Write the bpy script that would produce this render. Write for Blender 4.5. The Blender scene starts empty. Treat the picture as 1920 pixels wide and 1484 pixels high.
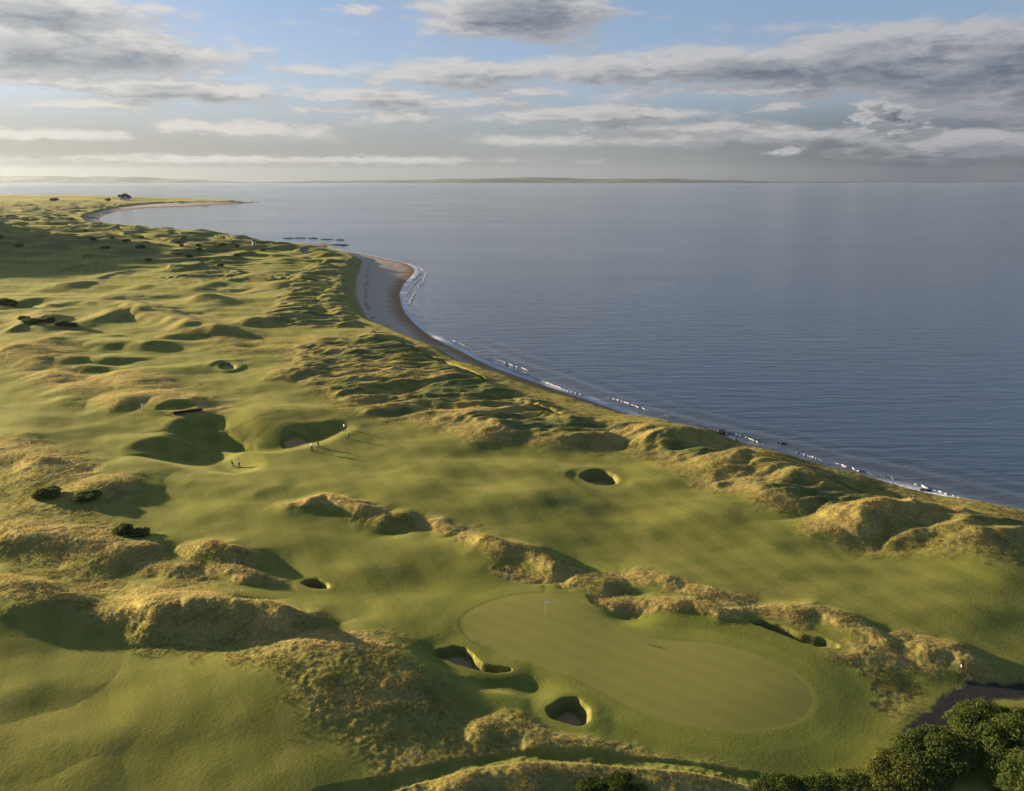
import bpy, bmesh, math, random
import numpy as np
from mathutils import Vector, Matrix

random.seed(7)
rng = np.random.default_rng(7)
SC = bpy.context.scene
COL = SC.collection
R = math.radians

# ------------------------------------------------------------------ camera geometry (photo pixels 1920 x 1484)
F, CX, CY, HZ = 1400.0, 960.0, 742.0, 337.0
P = math.atan((CY - HZ) / F)
HC, ZL = 55.0, 5.0
cP, sP = math.cos(P), math.sin(P)

def at(u, v, z=ZL):
    dx = (u - CX) / F; dv = (v - CY) / F
    y = cP - dv * sP; zz = -sP - dv * cP
    t = (z - HC) / zz
    return dx * t, y * t

def tilt(x, y):  # slope added to turn the left foreground away from the sun
    t = min(max((y - 86) / (74 - 86), 0), 1)
    return .085 * 9 * math.log1p(math.exp(min((-24 - x) / 9, 60))) * t * t * (3 - 2 * t)

def atb(u, v, z=ZL):
    """like at(), over the slope added to darken the left foreground"""
    x, y = at(u, v, z)
    for _ in range(5): x, y = at(u, v, z + tilt(x, y))
    return x, y

def azel(u, v):
    dx = (u - CX) / F; dv = (v - CY) / F
    y = cP - dv * sP; zz = -sP - dv * cP
    return math.degrees(math.atan2(dx, y)), math.degrees(math.atan2(zz, math.hypot(dx, y)))

SUN_AZ, SUN_EL = -64.0, 8.5          # azimuth from +Y (negative = left of the view), elevation

# ------------------------------------------------------------------ numpy noise
def _h(ix, iy, s):
    n = (ix * 374761393 + iy * 668265263 + s * 974711 + 1013904223) & 0xffffffff
    n = ((n ^ (n >> 13)) * 1274126177) & 0xffffffff
    return (n ^ (n >> 16)) & 0xffff

def pn(x, y, s=0):
    x = np.asarray(x, np.float64); y = np.asarray(y, np.float64)
    ix = np.floor(x).astype(np.int64); iy = np.floor(y).astype(np.int64)
    fx = (x - ix).astype(np.float32); fy = (y - iy).astype(np.float32)
    u = fx * fx * fx * (fx * (fx * 6 - 15) + 10); w = fy * fy * fy * (fy * (fy * 6 - 15) + 10)
    def g(dx, dy):
        a = _h(ix + dx, iy + dy, s).astype(np.float32) * (2 * math.pi / 65536)
        return np.cos(a) * (fx - dx) + np.sin(a) * (fy - dy)
    a = g(0, 0); b = g(1, 0); c = g(0, 1); d = g(1, 1)
    return ((a + (b - a) * u) * (1 - w) + (c + (d - c) * u) * w) * 1.5

def fbm(x, y, s=0, o=3, gain=0.5):
    r = 0; a = 1.0
    for k in range(o):
        r = r + a * pn(x * 2 ** k, y * 2 ** k, s + k * 17); a *= gain
    return r

def sst(a, b, x):
    t = np.clip((x - a) / (b - a), 0, 1); return t * t * (3 - 2 * t)

def seg_dist(X, Y, pts, vals=None):
    """distance to a polyline, and the value interpolated along it"""
    best = np.full(X.shape, 1e18, np.float32); bv = np.zeros(X.shape, np.float32)
    for k in range(len(pts) - 1):
        ax, ay = pts[k]; bx, by = pts[k + 1]
        dx, dy = bx - ax, by - ay
        L = dx * dx + dy * dy + 1e-9
        t = np.clip(((X - ax) * dx + (Y - ay) * dy) / L, 0, 1)
        d = (X - ax - t * dx) ** 2 + (Y - ay - t * dy) ** 2
        m = d < best
        best = np.where(m, d, best)
        if vals is not None:
            bv = np.where(m, vals[k] + (vals[k + 1] - vals[k]) * t, bv)
    return np.sqrt(best), bv

def inside(X, Y, pts):
    c = np.zeros(X.shape, bool)
    n = len(pts)
    for k in range(n):
        ax, ay = pts[k]; bx, by = pts[(k + 1) % n]
        if ay == by: continue
        m = ((ay > Y) != (by > Y)) & (X < (bx - ax) * (Y - ay) / (by - ay) + ax)
        c ^= m
    return c

def sdf(X, Y, pts):
    d, _ = seg_dist(X, Y, list(pts) + [pts[0]])
    return np.where(inside(X, Y, pts), d, -d)

def smooth_poly(pts, it=2):
    for _ in range(it):
        q = []
        n = len(pts)
        for k in range(n):
            a = pts[k]; b = pts[(k + 1) % n]
            q.append((a[0] * .75 + b[0] * .25, a[1] * .75 + b[1] * .25))
            q.append((a[0] * .25 + b[0] * .75, a[1] * .25 + b[1] * .75))
        pts = q
    return pts

def wp(px, z=ZL): return [atb(u, v, z) for u, v in px]

# ------------------------------------------------------------------ fan grid of the land sheet
def rows(y0, y1, k, yk=200.0, e=0.5):
    ys = [y0]
    while ys[-1] < y1:
        y = ys[-1]
        ys.append(y + k * max(y, 45) * max(1.0, y / yk) ** e)
    return np.array(ys)

YS = rows(26.0, 5200.0, 0.0019)
TS = np.linspace(-1.16, 1.02, 1400)
TG, YG = np.meshgrid(TS, YS)
XG = (TG * YG).astype(np.float32); YG = YG.astype(np.float32)
SP = np.maximum(0.00156 * YG, 0.0019 * YG * np.maximum(1, YG / 200) ** .5 * 0.6)   # local spacing

def lod(wl): return np.clip((wl / (3.0 * SP)) - 0.5, 0, 1)

SHORE = [(2300,1060),(2080,1006),(1920,972),(1800,942),(1766,932),(1700,917),(1655,905),(1610,897),(1570,888),(1525,877),(1484,866),(1440,853),(1399,842),
         (1355,832),(1313,822),(1284,812),(1245,800),(1207,787),(1175,776),(1143,765),(1100,750),(1050,734),(1000,716),(960,702),(927,690),(895,675),
         (867,660),(835,646),(810,632),(790,618),(772,602),(760,588),(752,570),(749,552),(753,540),(761,528),(772,518),(778,510),(775,502),(765,496),
         (745,491),(720,486),(695,480),(672,475),(645,471),(620,467),(612,463),(622,461),(646,460),(630,457.5),(590,457),(555,456.5),(525,456),(500,455),(475,454),(455,452),
         (443,446),(420,441),(400,438),(360,436),(317,434),(285,432),(262,428),(245,423),(215,420),(192,417),(185,411),(198,403),(218,397),(245,393.5),
         (290,390),(340,388.2),(385,387.5),(370,386.3),(400,384.5),(447,382.5),(475,380.6),(478,379.6),(433,377.2),(380,374.6),(333,372.6),(290,371.5),(243,370.6),
         (120,370.2),(0,370),(-400,369.5)]
shore = [at(u, v, 0) for u, v in SHORE]
land_poly = shore + [(-9000, shore[-1][1]), (-9000, -200), (shore[0][0] + 300, -200), (shore[0][0] + 300, shore[0][1] - 30)]
SD = sdf(XG, YG, land_poly).astype(np.float32)           # + inland, - seaward

# back of the beach, where the grass starts
VEG = [(2300,1052),(2080,1003),(1920,972),(1800,946),(1700,925),(1610,903),(1560,893),(1500,877),(1470,870),(1430,858),(1390,846),(1340,834),(1300,824),(1270,811),
       (1200,792),(1140,772),(1100,760),(1050,745),(1000,729),(940,708),(900,694),(868,680),(835,664),(805,650),(775,636),(740,622),(708,608),(690,598),
       (678,580),(670,560),(668,540),(671,520),(678,502),(680,490),(664,482),(640,475),(620,471),(590,466),(560,463),(520,460),(480,457.5),(455,455),(440,447),
       (400,441),(360,438.5),(310,437),(270,434),(240,427),(205,424),(172,420),(160,411),(170,403),(185,399),(215,391),(250,386),(300,382),(360,381),(420,380.6),(460,380),
       (433,378),(380,375.5),(333,373.6),(243,371.4),(120,371),(0,370.8),(-400,370.3)]
veg = [at(u, v, 1.5) for u, v in VEG]
veg_poly = veg + [(-9000, veg[-1][1]), (-9000, -200), (veg[0][0] + 200, -200), (veg[0][0] + 200, veg[0][1] - 30)]
VD = sdf(XG, YG, veg_poly).astype(np.float32)

# ------------------------------------------------------------------ base heights
far = sst(350, 900, YG)
beach = np.clip(SD * np.where(SD > 0, 0.09, 0.12), -2.5, 1.9)
beach = beach + 0.10 * pn(XG / 5, YG / 5, 3) * sst(0, 6, SD) * lod(5)
und = 0.72 * pn(XG / 30, YG / 24, 11) + 0.30 * pn(XG / 13, YG / 10, 12) * lod(12) + 0.06 * pn(XG / 4.6, YG / 3.6, 14) * lod(4)
inland = ZL + und * (1 - 0.35 * far)
inland = inland + far * (1.6 * fbm(XG / 90, YG / 50, 21, 2)) + sst(1500, 2100, YG) * 9 * sst(20, 250, VD) * sst(-200, -500, XG)
kv = sst(-1.0, 7.0, VD)
Z = np.where(VD > -3, beach * (1 - kv) + inland * kv, beach)
Z = Z + .085 * 9 * np.log1p(np.exp(np.minimum((-24 - XG) / 9, 60))) * sst(86, 74, YG)  # same added slope on the sheet, darkening the left foreground
Z = np.maximum(Z, -2.5)
Z = Z.astype(np.float32)

ROUGH = np.zeros_like(Z); DRY = np.zeros_like(Z); MARR = np.zeros_like(Z); SAND = np.zeros_like(Z)
GREEN = np.zeros_like(Z); COLLAR = np.zeros_like(Z); BUNK = np.zeros_like(Z); PATH = np.zeros_like(Z); FIELD = np.zeros_like(Z); FACE = np.zeros_like(Z)

RP = np.zeros_like(Z); RN = np.zeros_like(Z)

def box(x0, x1, y0, y1):
    r0 = max(0, np.searchsorted(YS, y0) - 1); r1 = min(len(YS), np.searchsorted(YS, y1) + 1)
    if r1 - r0 < 2: return None
    ta = min(x0 / max(YS[r0], 1), x0 / YS[r1 - 1]); tb = max(x1 / max(YS[r0], 1), x1 / YS[r1 - 1])
    c0 = max(0, np.searchsorted(TS, ta) - 1); c1 = min(len(TS), np.searchsorted(TS, tb) + 1)
    if c1 - c0 < 2: return None
    return slice(r0, r1), slice(c0, c1)

def ridge(px, h, w, rough=1.0, dry=0.0, pw=1.6, ends=0.4, wob=0.22, asym=1.6, cut=.50):
    """a dune ridge whose crest is the polyline; h metres high, w metres half width on the lee side, w * asym on the other"""
    hs = list(h) if isinstance(h, (list, tuple)) else [h * (ends if k in (0, len(px) - 1) else 1) for k in range(len(px))]
    pts = [atb(u, v, ZL + max(hh, 0)) for (u, v), hh in zip(px, hs)]
    m = 2.9 * w * max(1, asym)
    b = box(min(p[0] for p in pts) - m, max(p[0] for p in pts) + m, min(p[1] for p in pts) - m, max(p[1] for p in pts) + m)
    if b is None: return
    X, Y = XG[b], YG[b]
    X2 = X + wob * w * pn(X / (w * 1.6), Y / (w * 1.6), 31); Y2 = Y + wob * w * pn(X / (w * 1.6), Y / (w * 1.6), 32)
    best = np.zeros(X.shape, np.float32); bp = np.zeros(X.shape, np.float32)
    for k in range(len(pts) - 1):
        (ax, ay), (bx, by) = pts[k], pts[k + 1]
        dx, dy = bx - ax, by - ay; L = dx * dx + dy * dy + 1e-6
        t = np.clip(((X2 - ax) * dx + (Y2 - ay) * dy) / L, 0, 1)
        qx = X2 - ax - t * dx; qy = Y2 - ay - t * dy
        d = np.sqrt(qx * qx + qy * qy) + 1e-4
        side = (dx * qy - dy * qx) / (math.sqrt(L) * d)          # + on the far / sun side
        ww = w * (1 + (asym - 1) * sst(-.6, .6, side))
        d = np.sqrt(d * d + (0.14 * w) ** 2) - .1 * w
        p = np.exp(-(d / ww) ** pw)
        hv = hs[k] + (hs[k + 1] - hs[k]) * t
        f = hv * p
        mm = np.abs(f) > np.abs(best)
        best = np.where(mm, f, best); bp = np.maximum(bp, p * np.minimum(1, np.abs(hv) / (.55 * max(abs(q) for q in hs))))
    if max(hs) > 0: RP[b] = np.maximum(RP[b], best)
    else: RN[b] = np.minimum(RN[b], best)
    if rough > 0:
        k = sst(cut - .26, cut + .26, bp + 0.26 * pn(X / 3.4, Y / 3.4, 33) + .12 * pn(X / 1.2, Y / 1.2, 35)) * rough
        ROUGH[b] = np.maximum(ROUGH[b], k)
        DRY[b] = np.maximum(DRY[b], k * dry)

def ell(u, v, du, dv, h, rough=0.0, dry=0.0, pw=2.0, marr=0.0, soft=False):
    """an elliptical mound (h > 0) or hollow (h < 0); radii given as they subtend at that spot"""
    x, y = atb(u, v, ZL + max(0, h))
    y0 = at(u, v - dv, ZL)[1]; y1 = at(u, v + dv, ZL)[1]
    ry = max(abs(y0 - y1) / 2, 0.8); rx = du * math.hypot(y, 50) / F
    if soft: h = math.copysign(min(abs(h), .10 * min(rx, ry)), h)
    b = box(x - 2.6 * rx, x + 2.6 * rx, y - 2.6 * ry, y + 2.6 * ry)
    if b is None: return
    d = np.sqrt(((XG[b] - x) / rx) ** 2 + ((YG[b] - y) / ry) ** 2)
    p = np.exp(-d ** pw)
    Z[b] += (h * p * kv[b]).astype(np.float32)
    if rough > 0:
        k = sst(0.2, 0.45, p + 0.1 * pn(XG[b] / 2.5, YG[b] / 2.5, 34)) * rough
        ROUGH[b] = np.maximum(ROUGH[b], k); DRY[b] = np.maximum(DRY[b], k * dry)
        MARR[b] = np.maximum(MARR[b], k * marr)

def region(px, arr, val=1.0, soft=2.5, z=ZL, wob=2.0, sm=1):
    pts = smooth_poly(wp(px, z), sm)
    b = box(min(p[0] for p in pts) - 8, max(p[0] for p in pts) + 8, min(p[1] for p in pts) - 8, max(p[1] for p in pts) + 8)
    if b is None: return None, None
    X, Y = XG[b], YG[b]
    d = sdf(X, Y, pts)
    if wob: d = d + wob * fbm(X / (wob * 3), Y / (wob * 3), 41, 2)
    k = sst(-soft, soft, d) * val
    arr[b] = np.maximum(arr[b], k)
    return b, d

# ------------------------------------------------------------------ regions of rough grass
BELT = [(664,482),(612,490),(560,505),(520,545),(470,600),(520,612),(640,612),(690,608),(660,628),(600,640),(525,648),(530,690),(525,712),(590,730),(602,748),
        (640,765),(680,780),(740,786),(800,790),(860,800),(900,822),(950,827),(1000,822),(1060,832),(1110,836),(1180,843),(1240,860),(1300,880),(1312,915),(1362,922),(1385,918),
        (1402,936),(1470,955),(1530,978),(1562,1002),(1610,1022),(1640,1032),(1700,1037),(1770,1040),(1920,1046),(2300,1090),(2300,1050),(1920,975),(1800,950),(1700,928),(1560,896),(1480,874),
        (1400,850),(1330,832),(1280,815),(1200,794),(1100,764),(1000,731),(930,707),(860,676),(800,648),(740,622),(690,604),(660,570),(660,520),(690,492)]
bB, dB = region(BELT, ROUGH, 1.0, 2.2, z=6, wob=1.6)
# far links: patchy rough between fairways
farrough = sst(380, 520, YG) * sst(-0.28, 0.0, fbm(XG / 70, YG / 30, 51, 3)) * sst(4, 20, VD)
ROUGH = np.maximum(ROUGH, farrough * (1 - sst(1500, 1900, YG)))
region([(0,1060),(0,1110),(110,1120),(190,1150),(220,1190),(300,1215),(420,1222),(450,1232),(520,1290),(600,1370),(690,1440),(740,1470),(820,1450),(930,1428),(1010,1428),(1180,1432),(1140,1400),(1020,1372),(930,1350),(850,1300),
        (790,1255),(730,1215),(640,1190),(560,1195),(490,1195),(560,1150),(500,1120),(400,1095),(300,1085),(200,1060),(100,1040)], ROUGH, .95, 1.5, z=6.2, wob=1.8)
region([(0,1000),(120,1005),(230,1030),(300,1060),(180,1070),(60,1050),(0,1050)], ROUGH, .8, 2, z=6, wob=2)
region([(0,850),(70,868),(120,900),(180,950),(240,985),(140,985),(0,990)], ROUGH, .85, 1.8, z=6.2, wob=2)
region([(830,1484),(870,1458),(960,1440),(1040,1432),(1150,1436),(1290,1446),(1430,1470),(1700,1475),(1920,1450),(2000,1600),(800,1600)], ROUGH, 1.0, 1.2, z=6, wob=1.0)
region([(1575,1217),(1610,1210),(1680,1250),(1730,1280),(1735,1315),(1690,1355),(1650,1300),(1595,1240)], ROUGH, .95, 0.8, z=5.3, wob=1.2)
region([(1130,1120),(1230,1124),(1310,1130),(1400,1146),(1390,1158),(1320,1150),(1250,1136),(1160,1130)], ROUGH, 1.0, 0.4, z=5.6, wob=.5)
region([(370,640),(400,622),(450,618),(510,640),(500,655),(430,660),(380,655)], ROUGH, 1.0, 2, z=6)
region([(60,710),(100,690),(200,700),(290,725),(330,755),(220,745),(140,735)], ROUGH, 0.9, 2, z=6)
region([(0,640),(60,630),(120,640),(180,652),(90,690),(0,690)], ROUGH, 1.0, 2, z=6)

ROUGH = np.maximum(ROUGH, sst(-.4, 1.0, VD) * (1 - sst(10, 20, VD)) * (YG < 1200))
# ------------------------------------------------------------------ dunes, mounds and hollows, traced one by one
# foreground left
ridge([(-40,1082),(20,1089),(70,1094),(112,1114),(150,1140)], [1.9,2.1,1.9,1.2,.3], 4.0, dry=.4, asym=.9)
ridge([(-60,994),(29,997),(109,1002),(175,1012),(233,1025),(278,1044)], 1.6, 3.2, dry=.6, asym=1.6)
ridge([(240,1056),(284,1055),(328,1063),(385,1083)], .9, 2.2, dry=.2, asym=1.6)
ridge([(345,1026),(386,1018),(430,1026),(475,1056)], 1.6, 2.4, dry=.4, asym=1)
ridge([(386,1064),(437,1062),(462,1072),(510,1083)], 1.1, 2.0, dry=.6, asym=1)
ridge([(215,1110),(262,1112),(305,1122),(345,1118)], [.3,1.2,2.8,2.8], 2.9, dry=.7, asym=2.2)
ridge([(330,1124),(360,1114),(420,1118),(474,1126),(520,1139),(575,1154)], 3.2, 3.1, dry=.5, asym=1)
ridge([(495,1226),(535,1208),(585,1212),(640,1218),(700,1228),(760,1250),(815,1276)], [.3,1.3,1.6,1.6,1.4,.9,.3], 13.0, dry=.5, asym=.24, pw=1.3, rough=0, wob=.12)
ridge([(470,1216),(525,1206),(585,1210),(640,1216),(700,1226)], .5, 2.0, dry=1.0)
ridge([(880,1372),(905,1364),(940,1356),(985,1365),(1037,1384),(1110,1398),(1185,1421)], 1.0, 2.2, dry=.3, asym=1)
ridge([(690,1480),(740,1466),(830,1438),(920,1414),(1000,1408),(1100,1410)], .3, 1.4, dry=.2, asym=1)
ridge([(800,1490),(840,1474),(892,1450),(965,1438),(1040,1431),(1147,1434),(1293,1443),(1430,1471)], .8, 2.0, dry=.5, asym=1)
for c_ in ([(-80,1330),(60,1296),(180,1262),(280,1240)],[(-80,1425),(120,1400),(320,1376),(460,1352)],[(-60,1500),(160,1468),(380,1440)]): ridge(c_, .42, 5.5, rough=0, asym=1.3)
# centre ridge line
ridge([(553,950),(585,937),(610,929),(643,940),(676,949),(715,966)], 1.5, 1.9, dry=.9, asym=1.2)
ridge([(690,973),(722,966),(745,966),(775,984)], 1.2, 2.2, dry=.1, asym=1.0)
ell(742, 992, 48, 12, -.8)
ridge([(788,985),(820,981),(845,994),(885,1003)], .6, 1.5, dry=.9)
ridge([(880,1004),(910,1008),(950,1019),(990,1026),(1037,1046),(1085,1074)], 1.8, 2.4, dry=.5, asym=1)
ridge([(930,1070),(1000,1081),(1060,1088)], .4, 1.0, dry=.9)
ridge([(1050,1086),(1085,1074),(1129,1085),(1168,1098)], 1.1, 2.0, dry=.4)
ridge([(1158,1080),(1201,1077),(1242,1088),(1288,1108)], .7, 1.6, dry=.9)
ridge([(1250,1106),(1322,1114),(1370,1127),(1420,1141)], .5, 1.3, dry=.9)
ridge([(1122,1122),(1158,1125),(1220,1130),(1300,1132),(1345,1148),(1390,1152),(1468,1163),(1500,1174)], .6, 1.3, dry=.8)
ell(1180, 1150, 44, 18, -1.2)
ridge([(1416,1149),(1475,1141),(1523,1140),(1566,1155),(1614,1175),(1660,1198),(1745,1208)], 1.0, 1.9, dry=.6, asym=1)
ridge([(1672,1209),(1730,1208),(1789,1215),(1820,1234),(1858,1257),(1915,1276)], 1.2, 2.1, dry=.6, asym=1)
ridge([(1570,1222),(1610,1218),(1660,1227),(1720,1250)], .6, 1.9, dry=.6)
# coast belt, nearest part
ridge([(1300,878),(1356,862),(1403,854),(1437,864),(1484,880),(1545,900)], 2.6, 4.4, dry=.4, asym=1.6)
ridge([(1385,918),(1430,912),(1470,912),(1500,920)], 1.2, 5, dry=.8)
ridge([(1440,938),(1475,928),(1500,936)], 1.8, 5, dry=.5)
ridge([(1540,1000),(1570,984),(1612,964),(1660,950),(1700,948),(1722,962)], [.8,1.7,2.8,3.3,2.6,1.0], 3.6, dry=.7, asym=1.6)
ridge([(1770,985),(1830,985),(1880,990),(1960,1000)], 3.0, 7.0, dry=.3)
ridge([(1200,808),(1230,800),(1271,804),(1322,830)], 2.8, 6.0, dry=.4)
ridge([(1249,848),(1322,837),(1373,843)], 1.5, 5, dry=.6)
ridge([(820,790),(900,806),(960,812)], 1.5, 5, dry=.6)
ridge([(1000,815),(1060,810),(1130,818)], 1.5, 6, dry=.6)
# mid left
ridge([(-30,838),(0,840),(33,846),(67,860),(130,896)], 2.2, 5.0, dry=.7)
ridge([(140,864),(200,878),(243,890),(300,892)], .9, 4.5, rough=0)
ridge([(300,892),(360,899),(417,908),(483,915),(540,917)], .8, 3.6, rough=0)
ridge([(150,915),(185,908),(215,925)], 1.6, 4.5, dry=.4)
ridge([(320,800),(375,791),(430,787),(470,805),(520,815),(590,811),(645,803)], [.6,1.3,1.7,1.3,.9,.6,.2], 2.6, rough=0, asym=5, wob=.1)
ridge([(250,838),(300,831),(345,824),(385,820)], [.4,1.0,1.0,.4], 2.4, rough=0, asym=4, wob=.1)
ridge([(390,812),(450,822),(520,829),(585,824)], -1.3, 4.2, rough=0, asym=1)
bas = np.zeros_like(Z)
region([(258,843),(300,834),(350,826),(395,822),(440,838),(470,872),(445,882),(370,874),(300,858)], bas, 1, 4.2, z=4.6, wob=0, sm=3)
region([(330,804),(380,793),(432,790),(470,808),(520,818),(590,814),(645,804),(632,816),(590,831),(520,840),(440,842),(370,836)], bas, 1, 4.2, z=4.6, wob=0, sm=3)
region([(335,812),(440,815),(455,862),(380,866),(345,832)], bas, 1, 4.2, z=4.6, wob=0, sm=3)
Z -= (2.1 * bas).astype(np.float32)
ridge([(200,750),(233,741),(290,738),(330,744),(380,768)], 2.4, 5.5, rough=.9, dry=.9)
ridge([(90,714),(133,721),(178,746)], 1.6, 5.0, rough=.3, dry=.9)
ridge([(80,751),(120,748),(168,764)], 1.1, 4.5, rough=0)
ridge([(160,714),(220,700),(260,711),(305,738)], 1.8, 5.5, rough=.9, dry=.9)
ridge([(60,702),(90,699),(135,720)], 1.6, 5.0, dry=.9)
ridge([(150,648),(200,643),(258,648)], 1.7, 6.0, rough=0)
ridge([(85,676),(120,671),(158,680)], 1.9, 5, rough=0)
ridge([(150,672),(205,668),(252,678)], 1.9, 5, rough=0)
ridge([(132,690),(170,683),(212,692)], 1.7, 4.5, rough=0)
ridge([(-20,650),(33,645),(92,676)], 3.2, 8, dry=.5)
ridge([(385,682),(415,676),(450,682)], 1.0, 4, rough=0)
# soft undulation of the fairways
for a in [(700,700,60,14,.8),(640,720,70,14,.8),(500,720,80,12,.7),(330,690,70,10,.8),(560,770,80,14,.8),(760,830,90,14,.7),(700,905,90,18,.8),(860,870,90,18,.7),(1000,868,60,16,.8),(1085,872,45,12,1.4),(960,930,80,22,.8),
          (790,915,60,20,1.0),(1010,930,50,20,.9),(1230,900,70,18,.8),(1330,960,80,25,1.0),(1450,1015,40,14,.8),(1580,1060,80,14,.6),(1750,1090,90,24,1.0),(1880,1075,60,30,1.2),
          (1500,1090,90,25,-.7),(1180,960,90,24,-.7),(560,880,90,18,.5),(620,1010,90,24,.8),(700,1060,80,24,.7),(500,960,90,24,.8),(420,950,60,20,.6),(800,1030,70,24,.8),(880,1060,60,20,.7),
          (640,1150,60,22,-.8),(830,1175,28,20,.5),(300,770,60,12,.6),(60,780,70,14,.8),(30,820,60,12,.5),(230,820,60,12,.5),
          (330,1240,80,24,-.5),(1640,1400,60,30,.25),(1550,1440,90,24,-.7),(1800,1140,90,26,.6)]:
    ell(*a, soft=True)
# mid and far dunes
for a in [([(157,602),(207,584),(247,577),(333,593),(400,608),(440,613)],3.4,6.5),([(360,604),(433,600),(500,600),(560,598)],1.6,6),([(143,565),(233,563),(273,575),(333,583),(393,596)],2.4,5),
          ([(50,606),(85,592),(120,598)],3,8),([(180,558),(215,553),(250,558)],1.4,7),([(355,558),(385,554),(415,562)],2.4,7),([(418,541),(432,538),(448,543)],1.4,6),
          ([(455,545),(478,540),(500,545)],1.8,7),([(450,523),(470,519),(490,524)],1.6,7),([(485,517),(505,512),(525,518)],1.8,7),([(318,527),(333,524),(350,528)],1.4,7),
          ([(360,518),(395,511),(425,516)],1.8,8),([(560,520),(600,510),(630,515)],2.2,8),([(540,556),(570,545),(590,550)],2.6,7),([(590,565),(605,590),(606,602)],-1.6,3.5),([(590,565),(606,545),(625,535)],-1.4,3),
          ([(500,540),(540,527),(570,532)],2.0,7),([(480,605),(540,604),(605,596)],-.9,2.2),
          ([(560,640),(600,634),(650,638)],1.8,7),([(665,640),(700,634),(720,640)],1.6,5),([(520,652),(580,645),(640,642)],1.2,6),
          ([(525,700),(545,693),(580,698)],2.0,5),([(430,444),(455,441),(470,447)],5,14),([(320,437),(360,436),(400,439)],3,12),([(240,424),(262,424),(280,430)],4,14)]:
    ridge(a[0], a[1] * .85, a[2] * .85, rough=1.0 if a[1] > 0 else 0, dry=.3, asym=1.6, cut=.35, wob=.34)
Z += ((RP + RN) * kv).astype(np.float32)
rq = random.Random(11)
for _ in range(48):
    u_, v_ = rq.uniform(-20, 560), rq.uniform(498, 650)
    if v_ > 600 and u_ > 500: continue
    ell(u_, v_, rq.uniform(14, 40), rq.uniform(3, 8), rq.choice((-.9, .7, .9, 1.2)), rough=rq.choice((0, 0, .9)), dry=rq.random() * .6)
# unseen rises added left of the frame to cast the broad shadow
for cx, cy, rx, ry, hh in [(-585,620,125,150,50),(-345,352,46,62,11),(-960,960,160,150,34)]:
    d = ((XG - cx) / rx) ** 2 + ((YG - cy) / ry) ** 2
    p_ = np.exp(-d ** (3.0 if hh > 40 else 1.4)); Z += (hh * p_).astype(np.float32); ROUGH = np.maximum(ROUGH, sst(.12, .4, p_)); MARR = np.maximum(MARR, sst(.1, .4, p_) * .8)

# ------------------------------------------------------------------ rough dune relief
ca, sa = math.cos(R(12)), math.sin(R(12))
U = XG * ca + YG * sa; V = -XG * sa + YG * ca
wx = 4 * pn(U / 30, V / 18, 61)
rid = 1 - 2 * np.abs(pn((U + wx) / 26, (V + wx) / 9, 62)); rid2 = 1 - 2 * np.abs(pn((U + wx) / 11, V / 4.6, 63))
belt = np.zeros_like(Z); belt[bB] = sst(1, 7, dB)
amp = belt * sst(2, 9, VD)
Z += (amp * (.85 * rid * lod(9) + .45 * rid2 * lod(5) + .22 * (1 - 2 * np.abs(pn((U + wx) / 5.2, V / 2.4, 74))) * lod(2.4))).astype(np.float32)
fr = ROUGH * sst(330, 480, YG) * sst(5, 25, VD)
Z += (fr * (3.0 * (1 - 2 * np.abs(pn(XG / 60, YG / 26, 64))) + 1.1 * pn(XG / 17, YG / 11, 65) * lod(11))).astype(np.float32)
tuft = .06 * pn(XG / 2.3, YG / 1.9, 66) * lod(2) + .06 * pn(XG / 1.0, YG / .9, 67) * lod(.9) + .05 * pn(XG / .5, YG / .5, 68) * lod(.5) + .08 * pn(XG / 5.2, YG / 4.2, 69) * lod(4)
Z += (ROUGH * tuft * kv).astype(np.float32)
MARR = np.maximum(MARR, belt * sst(-.02, .22, pn(XG / 22, YG / 13, 71) + .6 * pn(XG / 6, YG / 4, 72)) * .95)
DRY = np.maximum(DRY, belt * sst(.0, .25, pn(XG / 17, YG / 9, 75) - .7 * MARR + .5 * pn(XG / 5, YG / 3.4, 76)) * .9)
MARR = np.maximum(MARR, fr * sst(-.25, .05, pn(XG / 50, YG / 20, 73) + .4 * pn(XG / 14, YG / 9, 77)))

# ------------------------------------------------------------------ putting green, collar, bunkers, tee, path
GRN = [(856,1168),(872,1148),(910,1128),(960,1114),(1020,1108),(1080,1116),(1118,1140),(1150,1172),(1190,1190),(1240,1199),(1329,1205),(1400,1222),(1450,1240),(1495,1264),(1522,1290),(1531,1315),(1522,1340),(1495,1357),
       (1450,1369),(1377,1375),(1293,1365),(1225,1349),(1180,1330),(1130,1303),(1090,1280),(1050,1264),(1005,1250),(950,1236),(905,1216),(872,1195)]
gp = smooth_poly(wp(GRN, 5.0), 2)
bG = box(min(p[0] for p in gp) - 14, max(p[0] for p in gp) + 14, min(p[1] for p in gp) - 14, max(p[1] for p in gp) + 14)
dG = sdf(XG[bG], YG[bG], gp)
lev = 5.15 + .12 * pn(XG[bG] / 16, YG[bG] / 14, 81)
kf = sst(-10, 6, dG) * (1 - ROUGH[bG])
Z[bG] = Z[bG] * (1 - kf) + lev * kf
GREEN[bG] = sst(-.35, .35, dG)
COLLAR[bG] = np.clip(1 + dG / 12, 0, 1) * (1 - GREEN[bG])

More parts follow.
